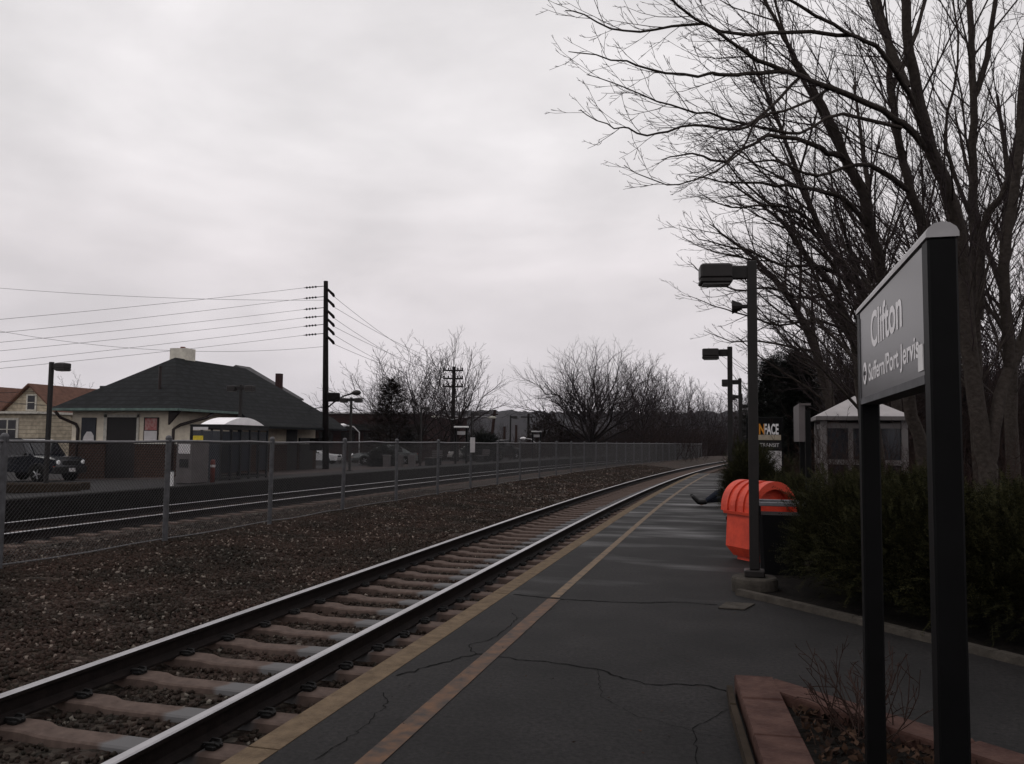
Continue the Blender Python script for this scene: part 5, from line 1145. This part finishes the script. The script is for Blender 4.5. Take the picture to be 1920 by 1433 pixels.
for (lab, base, limbs, sd) in (
    ("bare tree leaning left behind the left end of the near station sign", (1650, 900, 16), [
        ([(1655, 960, 16), (1640, 800, 16), (1617, 640, 16), (1617, 551, 15.9), (1581, 501, 15.8), (1556, 461, 15.7), (1531, 418, 15.6), (1506, 350, 15.5), (1475, 270, 15.4), (1440, 180, 15.3), (1400, 90, 15.2)], .12, .015),
        ([(1556, 461, 15.7), (1500, 400, 15.4), (1440, 385, 15.2), (1370, 390, 15.0), (1310, 360, 14.9)], .04, .006),
        ([(1600, 530, 15.9), (1540, 500, 15.6), (1470, 500, 15.4), (1400, 470, 15.2), (1330, 455, 15.1), (1288, 430, 15)], .04, .005)], 21),
    ("low-leaning bare tree whose twigs reach left past the nearest lamp head", (1640, 900, 18), [
        ([(1640, 950, 18), (1615, 760, 18), (1601, 640, 18), (1569, 551, 17.8), (1534, 508, 17.6), (1493, 456, 17.4), (1456, 408, 17.2), (1405, 368, 17.0), (1350, 330, 16.9)], .11, .01),
        ([(1569, 551, 17.8), (1510, 560, 17.5), (1440, 540, 17.2), (1380, 545, 17.0), (1330, 520, 16.8), (1290, 490, 16.7)], .04, .005),
        ([(1590, 620, 18), (1530, 600, 17.7), (1460, 610, 17.4), (1400, 590, 17.2), (1340, 575, 17.0), (1292, 555, 16.9)], .035, .005)], 22),
    ("bare tree fanning over the notice case and dark evergreen", (1590, 900, 21), [
        ([(1590, 940, 21), (1560, 780, 21), (1531, 660, 21), (1498, 589, 20.8), (1468, 541, 20.6), (1420, 491, 20.4), (1370, 450, 20.2), (1330, 420, 20.0)], .15, .012),
        ([(1531, 660, 21), (1480, 650, 20.7), (1430, 640, 20.4), (1370, 640, 20.2), (1320, 620, 20.1)], .04, .006),
        ([(1498, 589, 20.8), (1500, 480, 20.6), (1480, 400, 20.5), (1470, 310, 20.4)], .045, .01)], 23),
    ("upright bare tree rising behind the pale shelter roof", (1690, 890, 24), [
        ([(1690, 930, 24), (1680, 760, 24), (1665, 600, 24), (1640, 450, 24), (1620, 300, 24), (1600, 160, 24)], .17, .03),
        ([(1680, 760, 24), (1720, 600, 24), (1735, 450, 24), (1760, 300, 24)], .10, .02), ([(1665, 600, 24), (1610, 500, 23.8), (1570, 400, 23.6), (1550, 280, 23.5)], .08, .015)], 24),
    ("bare tree beyond the right-hand fork, low against the wood", (1900, 900, 19), [
        ([(1900, 940, 19), (1895, 700, 19), (1880, 500, 19), (1890, 330, 19), (1870, 180, 19)], .16, .03), ([(1895, 700, 19), (1940, 560, 19), (1960, 400, 19)], .09, .02), ([(1885, 560, 19), (1840, 430, 19), (1810, 300, 19), (1790, 200, 19)], .07, .015)], 25)):
    q = cam_pt(*base); limb_tree("bare_tree", lab, (q.x, q.y, 0), limbs, sd, GR, rmin=.004, slim=.013)

FAR = dict(dens=(0, 2.3, 3.2, 4.2), t0=(.3, .2, .12, .1), ang=(.4, .95), bias=(0, 0, .4), bw=.2, len=(.5, .46, .48, .5), rel=True, rmin=.010, slim=.011, wob=.11, trop=.10, rthick=.035, maxl=3)
def round_tree(name, label, loc, h, spread, seed, group=None, trunk_h=.22, r=.22, nl=8, lift=(.25, 1.0), cat="tree", **kw):
    """a broad bare crown: short trunk, limbs fanning up and out, four orders of twigs"""
    c = dict(FAR); c.update(kw); g = np.random.default_rng(seed); t = thing(name, loc, label, cat, group); tr, cw = TW(), TW(); o = np.array(loc, float)
    th = h*trunk_h; P = np.array([o+[0, 0, -.4], o+[g.normal(0, .05), g.normal(0, .05), th*.5], o+[g.normal(0, .1), g.normal(0, .1), th]]); tr.tube(P, [r*1.25, r, r*.85], 9)
    for i in range(nl):
        az = 2*math.pi*(i*.618+g.uniform(-.08, .08)); u = (i+.5)/nl; el = lift[0]+(lift[1]-lift[0])*u**.8
        st0 = P[2]-np.array([0, 0, th*.4*(1-u)]); rad = spread*math.sqrt(max(.03, 1-u**1.5))*g.uniform(.78, 1.08); hh = h*el*g.uniform(.92, 1.05)
        end = o+np.array([math.cos(az)*rad, math.sin(az)*rad, max(hh, th*.8)]); n_ = 6; Q = []
        for k in range(n_+1):
            q = st0+(end-st0)*(k/n_)+np.array([0, 0, math.sin(math.pi*k/n_)*.06*(h-th)*(1 if u < .5 else -.2)])
            Q.append(q+(g.normal(0, .030*spread, 3) if 0 < k < n_ else 0))
        Q = smooth_poly(Q, 2); rr = np.linspace(r*.42*(1-.25*u), .014, len(Q))*(1-.25*np.sin(np.linspace(0, math.pi, len(Q)))); tr.tube(Q, rr, 6); grow_children(tr, cw, Q, rr, 1, g, c)
    tr.build("trunk", M['farbark'], t); cw.build("crown", M['fartwig'], t); return t
def at_ground(px, depth, z): q = cam_pt(px, 800, depth); return (q.x, q.y, z)
round_tree("broad_bare_tree", "broad round-crowned bare tree standing alone behind the fence, in the middle", at_ground(1108, 75, -.3), 10.3, 7.6, 31, trunk_h=.22, r=.36, nl=20, lift=(.42, 1.0), rmin=.008, dens=(0, 2.8, 3.4, 4.4))
round_tree("bare_tree", "bare tree with a crooked top just right of the broad round bare tree", at_ground(1205, 86, -.3), 11.2, 5.4, 32, trunk_h=.3, r=.26, nl=9)
g_ = "bare trees behind the far platform lamps"
round_tree("bare_tree", "tall vase-shaped bare tree behind the crossarm pole", at_ground(856, 66, -.4), 9.9, 4.4, 33, g_, trunk_h=.3, r=.20, nl=12, rmin=.009, lift=(.42, 1.0), ang=(.3, .75), trop=.1)
round_tree("bare_tree", "spreading bare tree left of the crossarm pole", at_ground(782, 62, -.4), 9.6, 5.0, 34, g_, trunk_h=.25, r=.17, nl=13, rmin=.009, lift=(.35, 1.0))
round_tree("bare_tree", "wide low bare tree right of the double-head lamp by the utility pole", at_ground(735, 68, -.5), 8.8, 5.8, 35, g_, trunk_h=.22, r=.17, nl=13, rmin=.009, lift=(.4, 1.0))
round_tree("bare_tree", "dense twiggy bare tree among the others below the crossarms", at_ground(828, 74, -.5), 8.6, 4.4, 36, g_, trunk_h=.2, r=.15, nl=12, rmin=.009)
round_tree("bare_tree", "small rounded bare tree behind the clapboard house roof", at_ground(140, 92, -.5), 8.6, 2.6, 37, None, trunk_h=.4, r=.2, nl=8, lift=(.55, 1.0))
round_tree("bare_tree", "pale bare tree behind the house roofs at the far left", at_ground(40, 110, -.5), 7.6, 4.0, 38, None, trunk_h=.3, r=.2, nl=8)
# the wood beyond: individual trees copied from three of a kind
protoW = [round_tree("bare_tree", "bare tree in the far wood where the track curves away", (0, 0, 0), 10, 4.2, 40+i, "bare trees of the far wood", trunk_h=.25, r=.19, nl=9, rmin=.014, lift=(.2, 1.0)) for i in range(3)]
for p_ in protoW: ORG[p_.name] = (0, 0, 0)
g = np.random.default_rng(9); used = [False]*3
def put(pi, loc, sc, label=None, group=None):
    c = protoW[pi] if not used[pi] else copy_tree(protoW[pi]); used[pi] = True
    c.location = loc; c.scale = (sc*g.uniform(.85, 1.1), sc*g.uniform(.85, 1.1), sc); c.rotation_euler = (0, 0, g.uniform(0, 6.28))
    if label: c['label'] = label; c['group'] = group
    return c
def skyline(px): return float(np.interp(px, [1150, 1200, 1250, 1290, 1330, 1370, 1420, 1480], [690, 690, 700, 718, 735, 750, 735, 690]))
for i, px in enumerate(np.arange(1165, 1480, 13.5)):
    dep = g.uniform(95, 125) if px < 1285 else g.uniform(128, 155); hgt = (838-skyline(px)-g.uniform(0, 14))*dep/F_PX+2.0
    put(i % 3, at_ground(px+g.uniform(-5, 5), dep, -.5), hgt/10)
for i in range(22):                                                   # the wood on the right, behind the hedge
    px = g.uniform(1490, 1960); dep = g.uniform(26, 58)
    while at_ground(px, dep, 0)[0] < 3.2: px = g.uniform(1490, 1960); dep = g.uniform(26, 58)
    put(i % 3, at_ground(px, dep, -.1), g.uniform(.56, .82)*(1+.012*(dep-26)), "bare tree deep in the dark wood behind the hedge", "bare trees of the wood behind the hedge")
for i, (px, dep, sc) in enumerate(((905, 120, .55), (945, 130, .5), (1010, 115, .5), (1040, 100, .45), (690, 110, .6), (640, 120, .55), (880, 100, .6))):
    put(i % 3, at_ground(px, dep, -.6), sc, "low bare tree in the far brush below the pale hill", "low bare trees below the hill")

# brush: dense dead stems nobody could count
def brush(name, label, spots, n, h, seed, m, r=.012, spread=1.4):
    g = np.random.default_rng(seed); cw = TW()
    for (x, y, z, hh) in spots:
        for i in range(n):
            b = np.array([x+g.normal(0, spread), y+g.normal(0, spread), z-.1]); d = unit(np.array([g.normal(0, .38), g.normal(0, .38), 1.0])); L_ = hh*h*g.uniform(.45, 1.0)
            P = [b, b+d*L_*.5, b+d*L_*.5+unit(d+g.normal(0, .35, 3))*L_*.5]; cw.tube(P, [r, r*.8, r*.4], 3)
            for k in range(3):
                q = np.array(P[1])*(1-g.uniform(0, 1))+np.array(P[2])*g.uniform(0, 1); q = P[1]+(P[2]-P[1])*g.uniform(0, .9); cw.tube([q, q+unit(d+g.normal(0, .6, 3))*L_*.35], [r*.6, r*.35], 3)
    o = link_mesh(name, np.concatenate(cw.V), np.concatenate(cw.F), m); return tag(o, label, "brush", kind='stuff')
g = np.random.default_rng(17); sp = []
for px in np.arange(985, 1400, 7):
    for k in range(2): dep = g.uniform(76, 112) if px < 1285 else g.uniform(128, 150); q = at_ground(px+g.normal(0, 5), dep, -.5); sp.append((*q, g.uniform(.8, 1.3)*np.interp(px, [985, 1080, 1200, 1400], [.6, .9, 1.35, 1.5])))
brush("undergrowth", "dense dead undergrowth behind the fence below the far wood", sp, 26, 3.2, 51, M['brush'], .022, 1.6)
sp = []
for i in range(70): q = at_ground(g.uniform(660, 1000), g.uniform(70, 105), -.6); sp.append((*q, g.uniform(.6, 1.2)))
brush("undergrowth", "brown brush behind the far platform, below the bare trees", sp, 20, 2.6, 52, M['brush'], .02, 1.5)
sp = []
for i in range(230):
    dep = g.uniform(24, 62); q = at_ground(g.uniform(1470, 2000), dep, -.1)
    if q[0] < 3.4: continue
    sp.append((*q, g.uniform(.7, 1.3)*(1+.02*(dep-24))))
brush("undergrowth", "dark tangled undergrowth in the wood behind the hedge", sp, 30, 4.2, 53, M['brush'], .016, 1.3)
def twig_bush(name, label, loc, h, w, n, seed, m, group=None, r=.004, cat="shrub"):
    g = np.random.default_rng(seed); t = thing(name, loc, label, cat, group); cw = TW(); c = dict(dens=(0, 4.5, 5.5, 0), t0=(.2, .3, .2), ang=(.35, .9), bias=(0, 0, .2), bw=.2, len=(.5, .45, .45), rel=True, rmin=r*.5, slim=.01, wob=.16, trop=.05, rthick=9, maxl=3)
    for i in range(n):
        a = g.uniform(0, 6.28); k = g.uniform(.1, 1); d = unit(np.array([math.cos(a)*k*w/h, math.sin(a)*k*w/h, 1.0]))
        grow(cw, cw, np.array(loc)+np.array([g.normal(0, .06), g.normal(0, .06), -.03]), d, h*g.uniform(.6, 1.05), r, 1, g, c)
    cw.build("stems", m, t); return t
twig_bush("dead_shrub", "dead twiggy shrub leaning out of the sign bed over the timber edging", (0.60, 4.62, .03), .56, .72, 34, 61, M['redtwig'], None, .0046)
for i, (px, dep, h, lab) in enumerate(((1560, 16, 1.95, "reddish bare shrub in front of the pale shelter, on its left"), (1660, 15.5, 1.85, "reddish bare shrub in front of the pale shelter, on its right"), (1615, 17, 1.7, "reddish bare shrub hard against the middle of the pale shelter"), (1720, 14, 1.7, "reddish bare shrub right of the pale shelter, behind the sign legs"), (1860, 11.6, 1.7, "bare shrub at the foot of the big forked tree"), (1502, 20, 1.6, "bare shrub between the notice case and the pale shelter"))):
    q = at_ground(px, dep, 0); twig_bush("bare_shrub", lab, q, h, h*.6, 24, 70+i, M['redtwig'], "bare shrubs round the pale shelter", .006)

# evergreen foliage: sprays of needles
def sprays(base, dirs, lens, g, K=9, nl=.030, nw=.0045, flat=.75):
    n = len(base); up = np.array([0, 0, 1.0]); side = np.cross(dirs, up + g.normal(0, .25, (n, 3))); side /= np.linalg.norm(side, axis=1)[:, None]+1e-9
    nrm = np.cross(side, dirs); tt = (np.arange(K)+.5)/K; out_ = []
    for s in (-1, 1):
        pos = base[:, None]+dirs[:, None]*(lens[:, None, None]*tt[None, :, None]) - up[None, None]*(.12*lens[:, None, None]*(tt**2)[None, :, None])
        nd = side[:, None]*s*.8 + dirs[:, None]*.6 + nrm[:, None]*g.normal(.05, .25, (n, K, 1)); nd /= np.linalg.norm(nd, axis=2)[..., None]
        L_ = nl*g.uniform(.7, 1.25, (n, K, 1))*(1.15-.55*tt[None, :, None]); w = np.cross(nd, nrm[:, None]); w /= np.linalg.norm(w, axis=2)[..., None]+1e-9
        tip = pos+nd*L_; mid = pos+nd*L_*.5; out_.append(np.stack([pos, mid+w*nw, tip, mid-w*nw], 2).reshape(-1, 3))
    wd = side*nw*.6; out_.append(np.stack([base-wd, base+wd, base+dirs*lens[:, None]+wd*.3, base+dirs*lens[:, None]-wd*.3], 1).reshape(-1, 3))
    return np.concatenate(out_)
def evergreen(name, label, loc, rx, ry, h, n, seed, group=None, m='yew', shape='mound', nl=.032, nw=.0050, slen=(.10, .24), K=9, clump=34, cat="shrub"):
    g = np.random.default_rng(seed); t = thing(name, loc, label, cat, group); o = np.array(loc, float)
    cd = g.normal(0, 1, (clump, 3)); cd[:, 2] = np.abs(cd[:, 2]); cd /= np.linalg.norm(cd, axis=1)[:, None]; ca = g.uniform(.78, 1.16, clump)
    d = g.normal(0, 1, (n, 3)); d[:, 2] = np.abs(d[:, 2])*1.0-.25; d /= np.linalg.norm(d, axis=1)[:, None]
    near = np.argmax(d @ cd.T, 1); cosn = (d*cd[near]).sum(1); rad = ca[near]*(1-.35*(1-cosn)*4)*np.where(g.uniform(0, 1, n) < .72, g.uniform(.78, 1.0, n), g.uniform(.35, .8, n))
    if shape == 'cone':
        z = g.uniform(0, 1, n)**1.15; a = np.arctan2(d[:, 1], d[:, 0]); k = (1-z)**.8*np.where(g.uniform(0, 1, n) < .75, g.uniform(.75, 1.08, n), g.uniform(.2, .75, n))*(.9+.18*np.sin(a*3+z*19)+.10*np.sin(a*7-z*31))
        P = np.c_[np.cos(a)*k*rx, np.sin(a)*k*ry, z*h]; dr = np.c_[np.cos(a), np.sin(a), np.full(n, .25)]
    else:
        P = np.c_[d[:, 0]*rx*rad, d[:, 1]*ry*rad, np.clip(h*.32+d[:, 2]*h*.68*rad, .02, 9)]; dr = d+np.array([0, 0, .35])
    dr = dr+g.normal(0, .38, (n, 3)); dr /= np.linalg.norm(dr, axis=1)[:, None]
    V = sprays(o+P, dr, g.uniform(*slen, n), g, K, nl, nw); V[:, 2] = np.maximum(V[:, 2], o[2]+.01)
    link_mesh("foliage", V, np.arange(len(V)).reshape(-1, 4), M[m], t)
    tw = TW()
    for i in range(16 if shape != 'cone' else 10):
        e_ = P[g.integers(n)]*.85; tw.tube([o+[g.normal(0, .05), g.normal(0, .05), 0], o+e_*[.4, .4, .55], o+e_], [.022, .016, .006], 5)
    if shape == 'cone': tw.tube([o, o+[0, 0, h*.5], o+[0, 0, h*.96]], [.09, .06, .015], 6)
    tw.build("stems", M['yewwood'], t); return t
HG = "yew shrubs of the dark hedge"
for i, (x, y, rx, ry, h, n, lab) in enumerate((
    (1.24, 9.12, .82, .85, 1.22, 5200, "dark yew shrub right beside the black litter bin, at the hedge's left end"), (1.66, 8.25, 1.0, .90, 1.20, 6000, "dark yew shrub behind the left leg of the near station sign"),
    (2.35, 7.5, 1.0, .92, 1.15, 6000, "dark yew shrub behind the right leg of the near station sign"), (3.1, 6.9, .9, .9, 1.12, 5200, "dark yew shrub at the right edge of the photo, right end of the hedge"),
    (1.75, 10.6, .95, .85, 1.12, 4200, "yew shrub in the second row, under the edge-on station sign"), (2.9, 9.5, 1.05, .95, 1.20, 4200, "yew shrub in the second row behind the sign legs"), (4.1, 8.3, 1.1, 1.0, 1.2, 3600, "yew shrub in the second row at the right edge"))):
    evergreen("yew_shrub", lab, (x, y, 0), rx, ry, h, n, 80+i, HG)
PG = "yew shrubs along the platform"
for i, (x, y, rx, ry, h, n, lab) in enumerate((
    (.78, 13.4, .60, .8, .90, 3400, "feathery yew shrub behind the orange bin"), (.20, 16.6, .50, .8, 1.36, 4200, "feathery yew shrub beside the orange bin, its sprays hanging over the platform"), (.60, 18.6, .72, .8, .95, 3200, "yew shrub in front of the seated person"),
    (.75, 24.5, .9, 1.1, 1.3, 2600, "yew shrub beyond the notice case"), (1.0, 29.5, 1.2, 1.6, 1.5, 2600, "far yew shrub by the third lamp post"), (1.3, 35.5, 1.3, 2.0, 1.5, 2200, "far yew shrub at the end of the row"))):
    evergreen("yew_shrub", lab, (x, y, 0), rx, ry, h, n, 95+i, PG, slen=(.14, .34), nl=.04, nw=.006)
for i, (px, dep, rx, h, n, lab) in enumerate(((1448, 27, 1.15, 4.15, 3800, "black-green pointed evergreen behind the notice case, left of two"), (1492, 26, 1.45, 4.2, 4600, "broad black-green evergreen behind the notice case, right of two"), (1570, 34, 1.7, 4.0, 3000, "dark evergreen deep in the wood behind the pale shelter"), (1790, 30, 1.9, 3.6, 3000, "dark evergreen deep in the wood right of the near sign"))):
    evergreen("evergreen_tree", lab, at_ground(px, dep, 0), rx, rx, h, n, 110+i, None, 'dark_conifer', 'cone', .09, .016, (.3, .7), 8, cat="tree")
evergreen("conifer", "small brown-green conifer among the bare trees right of the utility pole", at_ground(733, 58, -.4), 2.0, 2.0, 6.0, 1300, 120, None, 'rust_conifer', 'cone', .16, .024, (.5, 1.1), 8, cat="tree")
evergreen("conifer", "small black-green cone-shaped shrub behind the grey sedan", at_ground(764, 60, -.4), .7, .7, 2.6, 1300, 121, None, 'dark_conifer', 'cone', .08, .016, (.2, .4), 8)
for i, (px, dep, rx, h, lab) in enumerate(((717, 50.5, .62, 1.35, "dark clipped shrub hiding the back of the grey sedan"), (905, 62, 1.3, 2.5, "dark evergreen shrub left of the nearer hill lamp post"), (1060, 84, 2.6, 3.2, "rust-tinted evergreen shrub under the broad bare tree"), (1025, 96, 2.4, 5.4, "grey-green evergreen clump left of the broad bare tree"))):
    evergreen("evergreen_shrub", lab, at_ground(px, dep, -.5), rx, rx, h, 1500, 130+i, None, 'dark_conifer' if i < 2 else 'rust_conifer', 'mound', .14, .022, (.3, .6), 8)

# ------------------------------------------------------------------ distant wooded ridge and the air
mb = MB(); g = np.random.default_rng(5); vs = []; na = 420; prof = ((0, 0), (90, .45), (190, .85), (250, 1.0), (420, 1.0))
for i in range(na):
    a = R(-62 + 96*i/(na-1)) ; hh = 33 + 3.0*math.sin(a*5.1+1) + 1.6*math.sin(a*17) ; dx, dy = math.sin(a), math.cos(a); R0 = 650
    for (dr_, k) in prof: z = hh*k*1.03 + (g.normal(0, .9) + (g.uniform(0, 2.2) if k == 1 else 0) if k > .4 else 0); vs.append((dx*(R0+dr_), dy*(R0+dr_), -1.5+max(z, 0)))
n = len(prof); fs = np.array([(i*n+k, (i+1)*n+k, (i+1)*n+k+1, i*n+k+1) for i in range(na-1) for k in range(n-1)])
tag(link_mesh("hills", vs, fs, M['hillwood'], smooth=True), kind='structure')
hz = MB(); hz.box((0, 0, 34), (3000, 3000, 71.8)); hm = bpy.data.materials.new("pale_air"); hm.use_nodes = True; t = hm.node_tree; t.nodes.clear()
ho = t.nodes.new("ShaderNodeOutputMaterial"); pv = t.nodes.new("ShaderNodeVolumePrincipled"); pv.inputs["Color"].default_value = (.86, .88, 1.0, 1); pv.inputs["Density"].default_value = 0.00008
t.links.new(pv.outputs[0], ho.inputs["Volume"]); tag(hz.build("haze", hm), kind='stuff')
